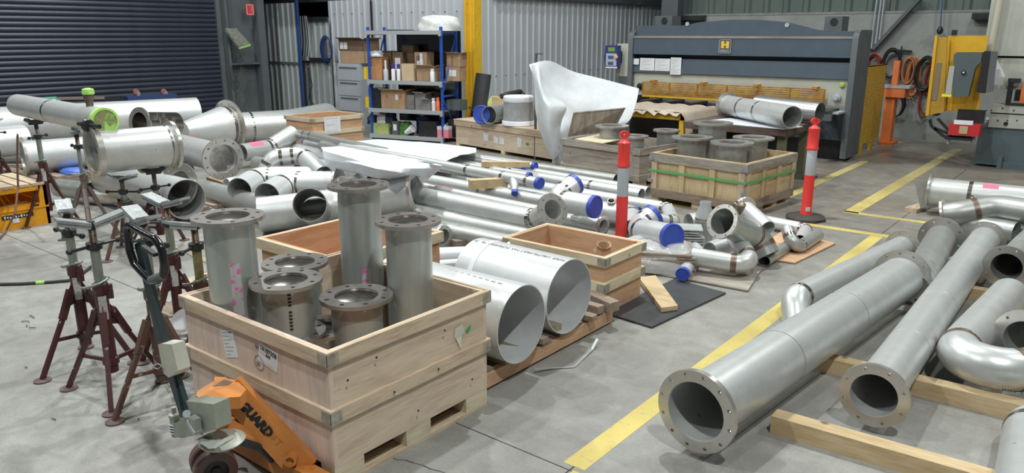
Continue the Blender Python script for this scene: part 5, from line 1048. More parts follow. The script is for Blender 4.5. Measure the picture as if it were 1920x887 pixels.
M = MB(); c = WY(392, 836, 1.44); M.lathe([(.0001, 0), (.085, .0), (.095, .012), (.06, .03), (.0001, .03)], c-V((0, -.06, .01)), (0, 0, 1), 22); M.prism([WY(365, 825, 1.40), WY(392, 842, 1.38), WY(405, 840, 1.38), WY(424, 828, 1.40), WY(420, 822, 1.42), WY(400, 832, 1.40), WY(385, 826, 1.42)], (0, .04, 0)); part('steering_yoke', M, mat('yoke_grey', (.42, .43, .38), .45, .2), pj)
ax_ = V((.93, -.36, 0)).normalized(); wc = W(400, 870, .095); WHL = mat('wheel_dark', (.04, .035, .033), .5); TRD = mat('wheel_tread', (.24, .10, .085), .5, 0, (.13, .10, .09), 9)
for k in (-1, 1):
    c = wc+ax_*k*.052; o_ = part('steer_wheel', MB().lathe([(.055, -.028), (.070, -.03), (.088, -.028), (.095, -.02), (.095, .02), (.088, .028), (.070, .03), (.055, .028)], c, ax_, 36, True), TRD, pj)
    part('wheel_hub', MB().lathe([(.0001, -.016), (.018, -.022), (.022, -.012), (.056, -.010), (.056, .010), (.022, .012), (.018, .022), (.0001, .016)], c, ax_, 24), WHL, o_)
part('lift_linkage', MB().tube([WY(420, 832, 1.50), WY(450, 828, 1.58), WY(485, 838, 1.68), WY(510, 862, 1.76)], .018, 10), TEALK, pj); part('axle_post', MB().cyl(wc, wc+V((0, .0, .16)), .03, n=14), PUMP, pj)
# handle
b0 = WY(350, 780, YH); b1_ = WY(262, 455, YH+.02); nn = V((.1, -1, .1)).normalized()
M = MB(); M.bar(b0, WY(300, 620, YH), .062, .022, nn); M.bar(WY(300, 620, YH), b1_, .046, .022, nn); part('handle_shaft', M, TEALK, pj, smooth=0)
part('handle_rib', MB().bar(WY(341, 770, YH-.014), WY(272, 480, YH-.008), .010, .012, nn), TEALK, pj, smooth=0)
L = [(240, 424), (238, 432), (243, 470), (252, 495), (266, 510), (282, 527), (296, 526), (307, 515), (308, 495), (303, 465), (290, 447), (268, 436), (246, 423), (240, 424)]
C_, _ = fillet([WY(x, y, YH-.01) for x, y in L], .03, 3); M = MB(); M.tube(C_, .0165, 12); part('handle_loop', M, mat('handle_gloss', (.012, .013, .016), .18), pj)
part('release_lever', MB().bar(WY(268, 462, YH-.02), WY(292, 478, YH-.02), .02, .014), BLACK, pj); part('cross_grip', MB().cyl(WY(283, 525, YH-.012), WY(306, 516, YH-.012), .017, n=12), mat('grip_grey', (.13, .14, .14), .6), pj)
M = MB(); vs = [WY(296, 646, YH-.02), WY(302, 644, YH-.03), WY(322, 646, YH-.03), WY(334, 695, YH-.03), WY(330, 703, YH-.02), WY(316, 708, YH-.03), WY(306, 700, YH-.02)]; M.prism(vs, (0, .055, 0)); part('card_tag', M, mat('card_pale', (.55, .55, .46), .8, 0, (.45, .45, .38), 14), pj, 'pale card wrapped round the shaft', smooth=0)
part('wire_ring', MB().tube([WY(285, 688, YH-.03), WY(296, 682, YH-.03), WY(304, 686, YH-.03), WY(296, 692, YH-.03), WY(285, 688, YH-.03)], .002, 6), GREYL, pj)
# ------------------------------------------------------------------ SHED OPENING: gates, dark inside
DK = mat('shed_dark', (.03, .032, .035), .9)  # near-black walls added behind the gates; the interior's shade is in the colour
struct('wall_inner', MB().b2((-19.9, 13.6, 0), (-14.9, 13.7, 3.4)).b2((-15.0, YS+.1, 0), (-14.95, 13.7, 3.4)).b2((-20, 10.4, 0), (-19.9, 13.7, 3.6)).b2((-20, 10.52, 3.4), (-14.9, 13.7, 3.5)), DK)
g1_ = thing('steel_gate', 'blue framed gate leaf of ribbed grey sheet standing ajar beside the grey column', 'gate', (-16.2, 11.2, 0))
YG = 11.3; xa, xb = WY(497, 60, YG).x, WY(560, 60, YG).x
cladding(g1_, (xa+.05, YG), (xb-.05, YG), .08, WY(530, 6, YG).z, CLADD, (0, -1), pitch=.20, rib=.03, per=20, name='infill_sheet')
BLF = mat('gate_blue', (.03, .07, .22), .45, 0, (.025, .055, .17), 5)
for x in (xa, xb): part('stile', MB().b2((x-.035, YG-.04, 0), (x+.035, YG+.02, 3.1)), BLF, g1_)
for z in (.06, WY(530, 118, YG).z, 3.0): part('rail', MB().b2((xa, YG-.035, z-.03), (xb, YG-.005, z+.03)), MGREY, g1_)
g2_ = thing('steel_gate', 'second gate leaf of dim ribbed sheet, right of the blue framed one', 'gate', (-15.4, 11.6, 0))
YG2 = 11.7; xc, xd = WY(564, 60, YG2).x, WY(618, 60, YG2).x
cladding(g2_, (xc, YG2), (xd, YG2), .08, WY(590, 34, YG2).z, CLADD, (0, -1), pitch=.24, rib=.03, per=20, name='infill_sheet')
for z in (WY(590, 36, YG2).z, WY(590, 112, YG2).z): part('rail', MB().b2((xc, YG2-.07, z-.05), (xd, YG2-.03, z+.05)), BLKM, g2_)
t = thing('cable_bundle', 'white power cables hanging with a plug box on the dim gate', 'cables', WY(570, 108, YG2-.1))
for k, (x0, x1) in enumerate(((563, 568), (567, 573), (571, 578), (574, 582))):
    part('cable', MB().tube([WY(x0, 30, YG2-.1), WY(x0+1+k, 55, YG2-.1), WY(x1-2, 80, YG2-.1), WY(x1-4, 108, YG2-.1)], .012, 6), GREYL, t)
part('plug_box', MB().box(WY(573, 110, YG2-.1), (.16, .06, .09)), GREYL, t); part('red_lamp', MB().lathe([(.0001, -.03), (.03, 0), (.0001, .03)], WY(578, 126, YG2-.1), n=10), mat('lamp_red', (.7, .05, .08), .4), t)
part('cable', MB().tube([WY(578, 130, YG2-.1), WY(585, 160, YG2-.1), WY(580, 185, YG2-.1), WY(592, 200, YG2-.1)], .01, 6), BLACK, t)
t = thing('hose_coil', 'dark blue hose coil hanging at the shed corner', 'hose coil', WY(608, 120, YG2-.12))
for k in range(7):
    c = WY(611+.6*k, 93, YG2-.1-.02*k); M = MB(); rz_ = .27-.01*k; M.tube([c+V((rz_*.75*math.cos(a*PI/12), 0, rz_*1.15*math.sin(a*PI/12))) for a in range(25)], .014, 6, False); part('hose_turn', M, mat('hose_blue', (.015, .04, .15), .5), t)
# ------------------------------------------------------------------ FILING CABINET + CARTONS
YC = 10.9; xl, xr = WY(637, 200, YC).x, WY(678, 200, YC).x; zc = WY(655, 119, YC).z
fc = thing('filing_cabinet', 'grey four-drawer filing cabinet left of the blue rack', 'cabinet', ((xl+xr)/2, YC+.3, 0))
part('cabinet_body', MB().b2((xl, YC, 0), (xr, YC+.62, zc)), GREYL, fc)
for i in range(4):
    z0 = .05+i*(zc-.08)/4; h_ = (zc-.08)/4-.02; dr = part('drawer', MB().b2((xl+.015, YC-.018, z0), (xr-.015, YC, z0+h_)), GREYL, fc); part('handle', MB().b2((xl+.08, YC-.03, z0+h_-.05), (xr-.08, YC-.018, z0+h_-.028)), MGREY, dr)
def carton(label, x0, x1, y0, y1, z0, z1, mt=None, flaps=True, label_sq=False, group=None, rz=0):
    t = thing('carton', label, 'carton', ((x0+x1)/2, (y0+y1)/2, z0), rz, group)
    a, b, h = (x1-x0)/2, (y1-y0)/2, z1-z0; m = mt or CARD; M = MB(); th = .006
    M.b2((-a, -b, 0), (a, -b+th, h)).b2((-a, b-th, 0), (a, b, h)).b2((-a, -b, 0), (-a+th, b, h)).b2((a-th, -b, 0), (a, b, h)).b2((-a, -b, 0), (a, b, th)); part('box_shell', M, m, t, w=False, smooth=0)
    if flaps:
        part('flap', MB().bar((0, -b, h), (0, -b-.09, h+.035), 2*a, .005), m, t, w=False, smooth=0); part('flap', MB().bar((a, 0, h), (a+.09, 0, h+.03), 2*b, .005), m, t, w=False, smooth=0)
    else: part('lid', MB().b2((-a, -b, h-.003), (a, b, h+.003)), m, t, w=False, smooth=0)
    if label_sq: part('print', MB().b2((-a*.5, -b-.002, h*.35), (a*.5, -b, h*.8)), PAPER, t, w=False, smooth=0)
    return t
carton('open carton on the filing cabinet, lower of two', xl+.06, xr+.12, YC+.05, YC+.5, zc, zc+.26, CARD, False)
ct_ = carton('open carton with two white bottles inside, upper one on the filing cabinet', xl+.02, xr+.08, YC+.05, YC+.5, zc+.263, zc+.50, CARDD)
for k in range(2): part('bottle_front', MB().b2((xl+.07+k*.13-(xl+xr+.10)/2, -.235, .03), (xl+.18+k*.13-(xl+xr+.10)/2, -.228, .17)), PAPER, ct_, w=False)
# ------------------------------------------------------------------ BLUE RACK
FRx = W(832, 268); FRx = V((FRx.x, FRx.y, 0)); rw = 1.62; rd_ = .62; ra = .26
rk = thing('storage_rack', 'blue and grey boltless storage rack with cartons on its shelves', 'shelving', (FRx.x, FRx.y, 0), ra)
RM = Matrix.Rotation(ra, 3, 'Z'); rn = RM@V((0, -1, 0))
def rp(px, py, v=0.):  # rack-local (u,z) of a pixel on the plane at depth v behind the front
    P0 = FRx-rn*v; d = ray(px, py); p = EYE+d*((P0-EYE).dot(rn)/d.dot(rn)); q = RM.inverted()@(p-FRx); return q
hr = rp(832, 50).z
for u, v in ((0, 0), (-rw, 0), (0, rd_), (-rw, rd_)):
    part('upright', MB().b2((u-.04 if u == 0 else u, v-(.0 if v == 0 else .05), 0), (u if u == 0 else u+.04, v+(.05 if v == 0 else 0), hr)), RBLUE, rk, w=False)
    M = MB()
    for k in range(34):
        z = .08+k*hr/35.5; M.b2(((u-.028 if u == 0 else u+.012), v-.0012 if v == 0 else v-.0512, z), ((u-.012 if u == 0 else u+.028), v+.001 if v == 0 else v-.05, z+.018))
    if v == 0: tag(part('slot_holes', M, BLKM, rk, w=False), kind='stuff')
zs = [rp(829, 262).z, rp(829, 212).z, rp(829, 157).z, rp(829, 61).z]
zs[0] = max(.06, zs[0])
for i, z in enumerate(zs):
    for v in (0, rd_): part('beam', MB().b2((-rw+.04, v-.045 if v == 0 else v, z-.035), (-.04, v-.005 if v == 0 else v+.04, z+.035)), RGREY, rk, w=False)
    for u in (-rw, -.04): part('beam_end', MB().b2((u-.002, -.047, z-.065), (u+.042, -.0, z+.04)), RGREY, rk, w=False)
    if i < 4: part('shelf_board', MB().b2((-rw+.01, 0.0, z+.010), (-.01, rd_, z+.030)), mat('shelf_mdf', (.16, .17, .20), .6) if i else RGREY, rk, w=False)
for u in (-.02, -rw+.02):
    for a, b in (((u, .02, hr-.13), (u, rd_-.02, hr-.13)), ((u, .02, zs[1]+.30), (u, rd_-.02, zs[1]+.30)), ((u, rd_-.03, hr-.15), (u, .03, zs[1]+.32)), ((u, .03, zs[1]+.28), (u, rd_-.03, .12))):
        part('side_brace', MB().bar(a, b, .012, .035), RBLUE, rk, w=False)
part('back_sheet', MB().b2((-rw+.25, rd_+.045, .3), (.05, rd_+.05, hr-.06)), mat('dark_mirror_sheet', (.16, .16, .16), .16, .9), rk, 'polished dark sheet behind the shelves', w=False)
def R2W(q): return FRx+RM@V(q)
def rbox(label, p0, p1, ytop, sh, v, dp, mt, cat='carton', name='carton', flaps=False, sq=False):
    z0 = zs[sh]+.031; a = rp(p0, 150, v).x; b = rp(p1, 150, v).x; z1 = rp((p0+p1)/2, ytop, v).z; z1 = max(z1, z0+.04)
    c = R2W(((a+b)/2, v+dp/2, z0)); t = carton(label, -(b-a)/2, (b-a)/2, -dp/2, dp/2, 0, z1-z0, mt, flaps, sq); t.location = c; t.rotation_euler = (0, 0, ra); t.name = name; t['category'] = cat; ORG[t.name] = c
    return t
def rcyl(label, px, rpx, ytop, sh, v, mt, cap_mt=None, name='bottle', cat='bottle', capf=.8):
    q = rp(px, 150, v); z0 = zs[sh]+.031; h = max(.05, rp(px, ytop, v).z-z0); P = R2W((q.x, v, z0)); r = rpx*depth(P)/FPX
    t = thing(name, label, cat, P); part('body', MB().lathe([(r, 0), (r, h*capf*.92), (r*.75, h*capf), (.0001, h*capf)], n=16), mt, t, w=False)
    part('top', MB().lathe([(r*.8 if capf > .7 else r*.45, h*capf*.98), (r*.8 if capf > .7 else r*.4, h), (.0001, h)], n=14), cap_mt or mt, t, w=False); return t
WHITE = mat('white_plastic', (.74, .75, .78), .45); PURP = mat('can_purple', (.05, .04, .28), .4); YELB = mat('tin_yellow', (.80, .55, .02), .5)
rbox('small yellow box at the left end of the upper stocked shelf', 683, 696, 126, 2, .05, .12, YELB, 'box', 'small_box')
rbox('orange-brown carton with red print on the upper stocked shelf', 697, 718, 107, 2, .08, .22, mat('carton_orange', (.52, .26, .11), .8, 0, (.44, .2, .09), 8), flaps=False)
M = MB(); c = R2W((rp(703, 150, .1).x, .15, 0)); c.z = rp(703, 107, .1).z+.01; blob(M, c+V((.03, 0, 0)), .15, .1, .10, 0, 8, 16, 8, .15); solo('plastic_bag', M, WHITE, 'white bag and cable heap on top of the orange-brown carton', 'bag', smooth=25)
t = rcyl('clear spray bottle with white trigger on the upper stocked shelf', 724, 4.6, 113, 2, .04, mat('bottle_haze', (.45, .48, .55), .3), WHITE, 'spray_bottle', 'spray bottle', .55)
for i, px in enumerate((738, 748)): rcyl(['left', 'right'][i]+' one of the two purple-capped spray cans', px, 3.8, 120, 2, .05, WHITE, PURP, 'spray_can', 'spray can', .72)
rbox('carton with a white printed panel behind the purple-capped cans', 737, 757, 98, 2, .25, .25, CARDD, flaps=False, sq=True)
rbox('tallest dark brown carton at the back of the upper stocked shelf', 756, 777, 84, 2, .38, .20, CARDD)
rbox('dim brown carton behind the orange-brown one', 716, 736, 96, 2, .36, .2, CARDD)
rbox('brown carton holding white bottles, right of the tallest dark carton', 778, 802, 98, 2, .22, .26, CARD, flaps=False)
rcyl('white spray can standing before the carton of bottles', 791, 4, 100, 2, .19, WHITE, None, 'spray_can', 'spray can', .8); rcyl('grey-topped can left of the white spray can', 785, 2.6, 104, 2, .2, WHITE, INKG, 'spray_can', 'spray can', .8)
rbox('light carton with an open flap at the front of the upper stocked shelf', 753, 777, 120, 2, .03, .10, CARDL)
rbox('open carton with black writing at the front of the upper stocked shelf', 781, 814, 125, 2, .06, .26, CARD, flaps=True)
rcyl('white nozzle bottle at the right front of the upper stocked shelf', 811, 4.2, 129, 2, .0, WHITE, None, 'nozzle_bottle', 'bottle', .8)
M = MB(); q0 = rp(835, 150, .3)
for i, (p0, p1, yt, v, lb, sq) in enumerate(((836, 862, 126, .28, 'carton with a white label beyond the right front post, lower one', True),)):
    rbox(lb, p0, p1, yt, 2, v, .26, CARD, flaps=False, sq=sq)
t = rbox('carton beyond the right front post, upper one', 838, 864, 101, 2, .30, .26, CARD, flaps=True); t.location.z += rp(850, 126, .28).z-zs[2]-.031+.006
for ch in t.children: pass
t.scale.z = .5
rbox('small yellow tin at the left end of the middle shelf', 683, 691, 182, 1, .05, .09, YELB, 'tin', 'tin')
t = rbox('black tub with a yellow lid patch on the middle shelf', 690, 713, 166, 1, .05, .28, BLKM, 'tub', 'tub'); 
rbox('wide carton with red hazard diamonds on the middle shelf', 713, 758, 170, 1, .04, .34, CARD, flaps=True)
hz = [o for o in bpy.data.objects if o.get('label', '').startswith('wide carton with red hazard')][0]; bb = max(v.co.x for v in hz.children[0].data.vertices); hh_ = max(v.co.z for v in hz.children[0].data.vertices); bz = min(v.co.y for v in hz.children[0].data.vertices)
for sx_ in (-.5, .62): part('hazard_diamond', MB().prism([V((bb*sx_+a, bz-.002, hh_*.68+b)) for a, b in ((-.03, 0), (0, -.045), (.03, 0), (0, .045))], (0, .001, 0)), mat('hazard_red', (.5, .10, .06), .7), hz, w=False)
part('print', MB().b2((bb*.2, bz-.003, hh_*.5), (bb*.45, bz-.001, hh_*.8)), PAPER, hz, w=False)
for i, (p0, p1, yt, v, dp, lb) in enumerate(((758, 776, 178, .1, .25, 'crate of clear jars right of the hazard carton'), (777, 796, 176, .02, .25, 'open grey metal box on the middle shelf'), (790, 806, 188, .0, .2, 'small grey metal tray at the front of the middle shelf'))):
    rbox(lb, p0, p1, yt, 1, v, dp, mat('tin_grey', (.38, .38, .38), .4, .5), 'metal box', 'metal_box', flaps=i > 0)
rbox('dark open carton at the back right of the middle shelf', 776, 815, 172, 1, .36, .2, CARDD)
rcyl('white squeeze bottle on the middle shelf', 812, 4.2, 184, 1, .03, WHITE, None, 'squeeze_bottle', 'bottle', .75); rcyl('orange squeeze bottle on the middle shelf', 820, 3.4, 183, 1, .0, mat('bottle_orange', (.80, .16, .05), .4), None, 'squeeze_bottle', 'bottle', .75)
rbox('dark boxes beyond the right front post on the middle shelf', 836, 862, 188, 1, .25, .3, MGREY, 'box', 'tool_case')
rbox('yellow fruit carton at the left end of the bottom shelf', 690, 725, 232, 0, .03, .3, mat('fruit_box', (.52, .50, .20), .7, 0, (.25, .40, .12), 14), 'carton', 'fruit_carton')
for i, (px, yt, w_, mt_, lb) in enumerate(((716, 212, .13, WHITE, 'white plastic bag stuffed in the yellow fruit carton'), (730, 212, .12, mat('bag_navy', (.03, .03, .08), .6), 'dark navy bag behind the white one'), (697, 216, .11, BLACK, 'black bag at the left of the bottom shelf'))):
    q = rp(px, 240, .15); c = R2W((q.x, .22, zs[0]+.20)); M = blob(MB(), c, w_, .10, max(.08, rp(px, yt, .2).z-c.z), .2, 11+i, 16, 9, .16); solo('plastic_bag', M, mt_, lb, 'bag', smooth=25)
M = blob(MB(), R2W((rp(755, 240, .1).x, .2, zs[0]+.031)), .16, .15, .24, .2, 6, 18, 9, .15); solo('green_bag', M, mat('bag_green', (.10, .28, .05), .6, 0, (.03, .06, .03), 20), 'green and black bag on the bottom shelf', 'bag', smooth=25)
rbox('grey case with a white front beside the green bag', 731, 743, 228, 0, .0, .12, MGREY, 'case', 'small_case', sq=True)
c = R2W((rp(765, 250, -.02).x, .04, zs[0]+.13)); t = solo('paper_cup', MB().lathe([(.04, -.10), (.075, .08), (.082, .085), (.07, .085), (.0001, .07)], c, (.75, .2, .45), 18), WHITE, 'white plastic pot with blue rim lying on the bottom shelf', 'pot')
rbox('black storage tub on the bottom shelf', 782, 816, 228, 0, .03, .4, BLKM, 'tub', 'storage_tub'); t = rbox('blue tub edge behind the black storage tub', 778, 800, 220, 0, .44, .12, mat('tub_blue', (.02, .10, .30), .5), 'tub', 'storage_tub')
t = rbox('clear jerrycan half full of pink liquid at the right of the bottom shelf', 817, 839, 234, 0, -.0, .14, mat('jerry_pink', (.72, .24, .27), .4), 'jerrycan', 'jerrycan')
t.scale = (1, 1, .62)
hh_ = max(v.co.z for v in t.children[0].data.vertices); ww_ = max(v.co.x for v in t.children[0].data.vertices); dw_ = max(v.co.y for v in t.children[0].data.vertices)
part('neck', MB().b2((-ww_, -dw_, hh_), (ww_, dw_, hh_*1.4)).lathe([(.03, hh_*1.4), (.03, hh_*1.62), (.0001, hh_*1.62)], n=14), mat('jerry_clear', (.62, .62, .66), .35), t, 'pale empty upper half', w=False)
rbox('dark machine case beyond the right front post on the bottom shelf', 838, 862, 225, 0, .2, .34, BLKM, 'case', 'tool_case')
M = blob(MB(), R2W((rp(822, 50, .25).x, .28, zs[3]+.03)), .42, .24, .27, .2, 21, 34, 14, .13, box=.8); solo('plastic_bundle', M, mat('bundle_white', (.74, .75, .74), .4, 0, (.5, .5, .5), 12, bump=.9, bscale=9), 'crumpled white plastic bundle on top of the blue rack', 'plastic bundle', smooth=20)
M = MB(); q = rp(725, 48, .3); M.bar(R2W((q.x, .3, zs[3]+.045)), R2W((rp(775, 48, .3).x, .32, zs[3]+.04)), .03, .02); solo('dark_rod', M, BLKM, 'dark flat bar lying on top of the blue rack', 'bar', smooth=0)
# black rolled mats right of the rack
a = WY(893, 262, 11.45); M = MB(); M.cyl((-10.02, 11.35, 0), (-9.92, 11.50, WY(890, 138, 11.45).z), .155, .15, 24); M.cyl((-10.02, 11.35, .5), (-10.01, 11.36, .52), .162, .162, 24); solo('rolled_mat', M, mat('mat_roll', (.06, .063, .07), .6, 0, (.045, .048, .055), 5), 'tall roll of black rubber matting against the yellow column', 'rolled mat')
# ------------------------------------------------------------------ SHEAR (guillotine)
YF = 12.75; XR_ = W(1573, 310).x; XL_ = WY(1176, 150, YF).x
sr = thing('guillotine_shear', 'long blue-grey sheet metal shear with yellow finger guard against the back wall', 'machine', ((XL_+XR_)/2, YF+.8, 0))
def Zs(py, px=1420, Y=None): return WY(px, py, Y or YF).z
zTop = (WY(1590, 62, YF).z+WY(1185, 52, YF).z)/2; zT = zTop
M = MB(); DS = WX(1622, 180, XR_).y-YF
prf = [(YF, .06), (YF+DS*.97, .06), (YF+DS, zT), (YF+.12, zT), (YF+.03, zT-.05), (YF, zT-.14)]
part('side_frame', M.prism([V((XR_-.09, y, z)) for y, z in prf], (.09, 0, 0)), MGREY, sr, smooth=20); part('side_frame', MB().prism([V((XL_, y, z)) for y, z in prf], (.09, 0, 0)), MGREY, sr, smooth=20)
xa, xb = XL_+.09, XR_-.09
zl1 = Zs(68, 1400); zg = Zs(106, 1440); zb = Zs(144, 1440); zc1 = Zs(158, 1440); zc2 = Zs(172, 1440)
# crown
xm = (xa+xb)/2; pts = [V((xa, YF+.12, zl1)), V((xb, YF+.12, zl1))]
crown = [(1594, 60), (1530, 56), (1505, 49), (1470, 41), (1420, 37), (1370, 37), (1310, 42), (1280, 48), (1185, 48)]
for px, py in crown:
    p = WY(px, py, YF+.12); pts.append(V((min(max(p.x, xa), xb), YF+.12, p.z)))
M = MB(); M.prism(pts, (0, .10, 0)); part('crown_plate', M, MBLUE, sr)
for px, py in ((1289, 45), (1476, 47)): p = WY(px, py, YF+.12); part('bolt_cover', MB().cyl((p.x, YF+.105, p.z), (p.x, YF+.12, p.z), .035, n=16), GREYL, sr)
part('ledge', MB().b2((xa, YF+.02, zl1-.035), (xb, YF+.14, zl1)), mat('ledge_rust', (.36, .29, .25), .7, 0, (.22, .18, .165), 6, (.3, 1, 1)), sr, 'rusty brown ledge', smooth=0)
part('upper_beam', MB().prism([V((xa, YF+.03, zl1-.035)), V((xa, YF+.02, zg)), V((xa, YF+.25, zg)), V((xa, YF+.25, zl1-.035))], (xb-xa, 0, 0)), MBLUE, sr, smooth=0)
part('beam_recess', MB().b2((xa, YF+.16, zg-.1), (xb, YF+.25, zg)), mat('machine_deep', (.03, .035, .05), .6), sr, smooth=0)
part('lower_beam', MB().prism([V((xa, YF+.08, zg-.075)), V((xa, YF+.05, zb)), V((xa, YF+.25, zb)), V((xa, YF+.25, zg-.075))], (xb-xa, 0, 0)), MBLUE, sr, smooth=0)
part('ram_plate', MB().b2((xa, YF+.09, Zs(192, 1440)), (xb, YF+.2, zb)), CREAM, sr, smooth=0)
# finger guard
gx0, gx1 = WY(1205, 160, YF-.05).x, WY(1545, 180, YF-.05).x; gz1, gz0 = WY(1375, 161, YF-.05).z, WY(1375, 184, YF-.05).z
GD = mat('guard_yellow', (.55, .26, .02), .5, 0, (.22, .09, .015), 12)
for i in range(7): part('guard_bar', MB().b2((gx0, YF-.06, gz0+(gz1-gz0)*i/6-.011), (gx1, YF-.045, gz0+(gz1-gz0)*i/6+.011)), GD, sr, smooth=0)
for i in range(7): x = gx0+(gx1-gx0)*i/6; part('guard_upright', MB().b2((x-.012, YF-.045, gz0-.01), (x+.012, YF-.03, gz1+.01)), GD, sr, smooth=0)
for i, px in enumerate((1222, 1316, 1417, 1528)): x = WY(px, 158, YF-.05).x; part('guard_clamp', MB().b2((x-.04, YF-.07, gz1), (x+.04, YF+.09, gz1+.035)), GD, sr, smooth=0)
part('guard_sill', MB().b2((gx0, YF-.06, gz0-.06), (gx1, YF+.02, gz0-.025)), YEL, sr, smooth=0)
zt_ = gz0-.075
for i in range(9):
    x = xa+.15+i*(xb-xa-.3)/8; part('table_rest', MB().b2((x-.07, YF-.62, zt_-.05), (x+.07, YF, zt_)), BLKM, sr, smooth=0)
part('table_front', MB().b2((xa, YF-.66, zt_-.14), (xb, YF-.60, zt_-.045)), MGREY, sr, smooth=0)
part('front_bed', MB().b2((xa, YF-.02, .35), (xb, YF+.16, zt_-.05)), mat('bed_blue', (.055, .075, .105), .5), sr, smooth=0); part('plinth', MB().b2((xa, YF+.25, .0), (xb, YF+.6, .36)), BLKM, sr, smooth=0)
p = WY(1562, 212, YF-.15); part('support_arm', MB().prism([V((p.x-.22, YF-.35, p.z)), V((p.x+.14, YF-.35, p.z)), V((p.x+.14, YF, p.z)), V((p.x-.22, YF, p.z))], (0, 0, .03)), GREYL, sr, smooth=0); part('arm_gusset', MB().prism([V((p.x+.1, YF-.33, p.z)), V((p.x+.1, YF, p.z)), V((p.x+.1, YF, p.z-.45))], (.02, 0, 0)), BLKM, sr, smooth=0)
p = WY(1576, 160, YF-.02); part('push_button', MB().lathe([(.045, 0), (.045, .02), (.028, .025), (.028, .04), (.0001, .045)], (p.x, YF+.09, p.z), (0, -1, 0), 16), mat('button_lime', (.4, .55, .1), .5), sr)
p = WY(1566, 184, YF-.02); part('blade_knob', MB().lathe([(.06, 0), (.06, .04), (.035, .045), (.035, .09), (.0001, .09)], (p.x, YF+.09, p.z), (0, -1, 0), 18), GREYL, sr)
p = WY(1197, 162, YF); part('blade_knob', MB().lathe([(.06, 0), (.06, .04), (.035, .045), (.035, .09), (.0001, .09)], (p.x, YF+.09, p.z), (0, -1, 0), 18), BLKM, sr)
# emblem
p = WY(1360, 87, YF+.02); ex, ez = p.x, p.z; em = part('emblem_plate', MB().b2((ex-.11, YF+.008, ez-.115), (ex+.11, YF+.02, ez+.115)), MGREY, sr, smooth=0)
M = MB(); 
for u in ((-.11, -.115, .11, -.107), (-.11, .107, .11, .115), (-.11, -.115, -.102, .115), (.102, -.115, .11, .115)): M.b2((ex+u[0], YF+.004, ez+u[1]), (ex+u[2], YF+.009, ez+u[3]))
part('emblem_border', M, GREYL, em, smooth=0)
M = MB(); M.b2((ex-.07, YF+.003, ez-.03), (ex-.018, YF+.009, ez+.085)).b2((ex+.018, YF+.003, ez-.03), (ex+.07, YF+.009, ez+.085)).b2((ex-.02, YF+.003, ez+.012), (ex+.02, YF+.009, ez+.042)); part('emblem_mark', M, mat('emblem_yellow', (.80, .52, .05), .5), em, 'yellow H-shaped emblem', smooth=0)
txt('HACO', .055, (ex, YF+.006, ez-.075), (1, 0, 0), (0, 0, 1), GREYL, em, bold=.001)
def notice(px0, px1, py0, py1, lines, lab):
    a = WY((px0+px1)/2, (py0+py1)/2, YF+.045); wd = abs(WY(px1, py0, YF+.045).x-WY(px0, py0, YF+.045).x); ht = abs(WY(px0, py0, YF+.045).z-WY(px0, py1, YF+.045).z)
    label_on(sr, a, (1, 0, 0), (0, 0, 1), wd, ht, lines, 'notice', lab, bar=False)
notice(1200, 1227, 109, 132, 9, 'printed white notice, left of three'); notice(1228, 1256, 110, 133, 9, 'printed white notice, middle of three'); notice(1188, 1198, 110, 121, 0, 'small plain white card, left of the notices'); notice(1257, 1277, 108, 140, 10, 'taller printed white notice, right of three')
# grey console column left, pendant
p = WY(1168, 110, YF+.1); cs_ = part('console_column', MB().b2((p.x-.10, YF+.05, WY(1168, 143, YF).z), (p.x+.16, YF+.35, WY(1168, 82, YF).z)), CREAM, sr, smooth=0)
part('console_leg', MB().b2((p.x-.06, YF+.05, 0), (p.x+.14, YF+.35, WY(1168, 143, YF).z)), MGREY, sr, smooth=0)
a = WY(1138, 85, YF-.1); b = WY(1160, 129, YF-.1); pn = part('control_pendant', MB().prism([V((a.x, YF-.14, a.z)), V((a.x-.03, YF-.14, (a.z+b.z)/2)), V((a.x, YF-.14, b.z)), V((b.x, YF-.14, b.z)), V((b.x, YF-.14, a.z))], (0, .10, 0)), mat('pendant_blue', (.03, .04, .17), .45), sr, smooth=0)
wx = b.x-a.x; hz_ = a.z-b.z
part('screen', MB().b2((a.x+wx*.2, YF-.144, a.z-hz_*.26), (b.x-wx*.25, YF-.139, a.z-hz_*.08)), mat('lcd_green', (.16, .30, .07), .4), pn, smooth=0); part('key_panel', MB().b2((a.x+.015, YF-.143, b.z+hz_*.12), (b.x-.03, YF-.139, a.z-hz_*.34)), GREYL, pn, smooth=0)
for k in (.44, .70): part('keypad', MB().b2((a.x+wx*.22, YF-.146, a.z-hz_*(k+.14)), (b.x-wx*.35, YF-.142, a.z-hz_*k)), mat('key_blue', (.06, .08, .22), .5), pn, smooth=0)
part('name_strip', MB().b2((a.x+.01, YF-.144, b.z+.01), (b.x-.01, YF-.140, b.z+.035)), PAPER, pn, smooth=0)
part('dial_knob', MB().lathe([(.0001, 0), (.035, 0), (.035, .03), (.0001, .04)], WY(1156, 107, YF-.14), (0, -1, 0), 14), mat('knob_tan', (.60, .38, .22), .5), sr); part('pendant_arm', MB().b2((b.x-.02, YF-.1, b.z+hz_*.25), (p.x, YF+.1, b.z+hz_*.75)), BLKM, sr, smooth=0)
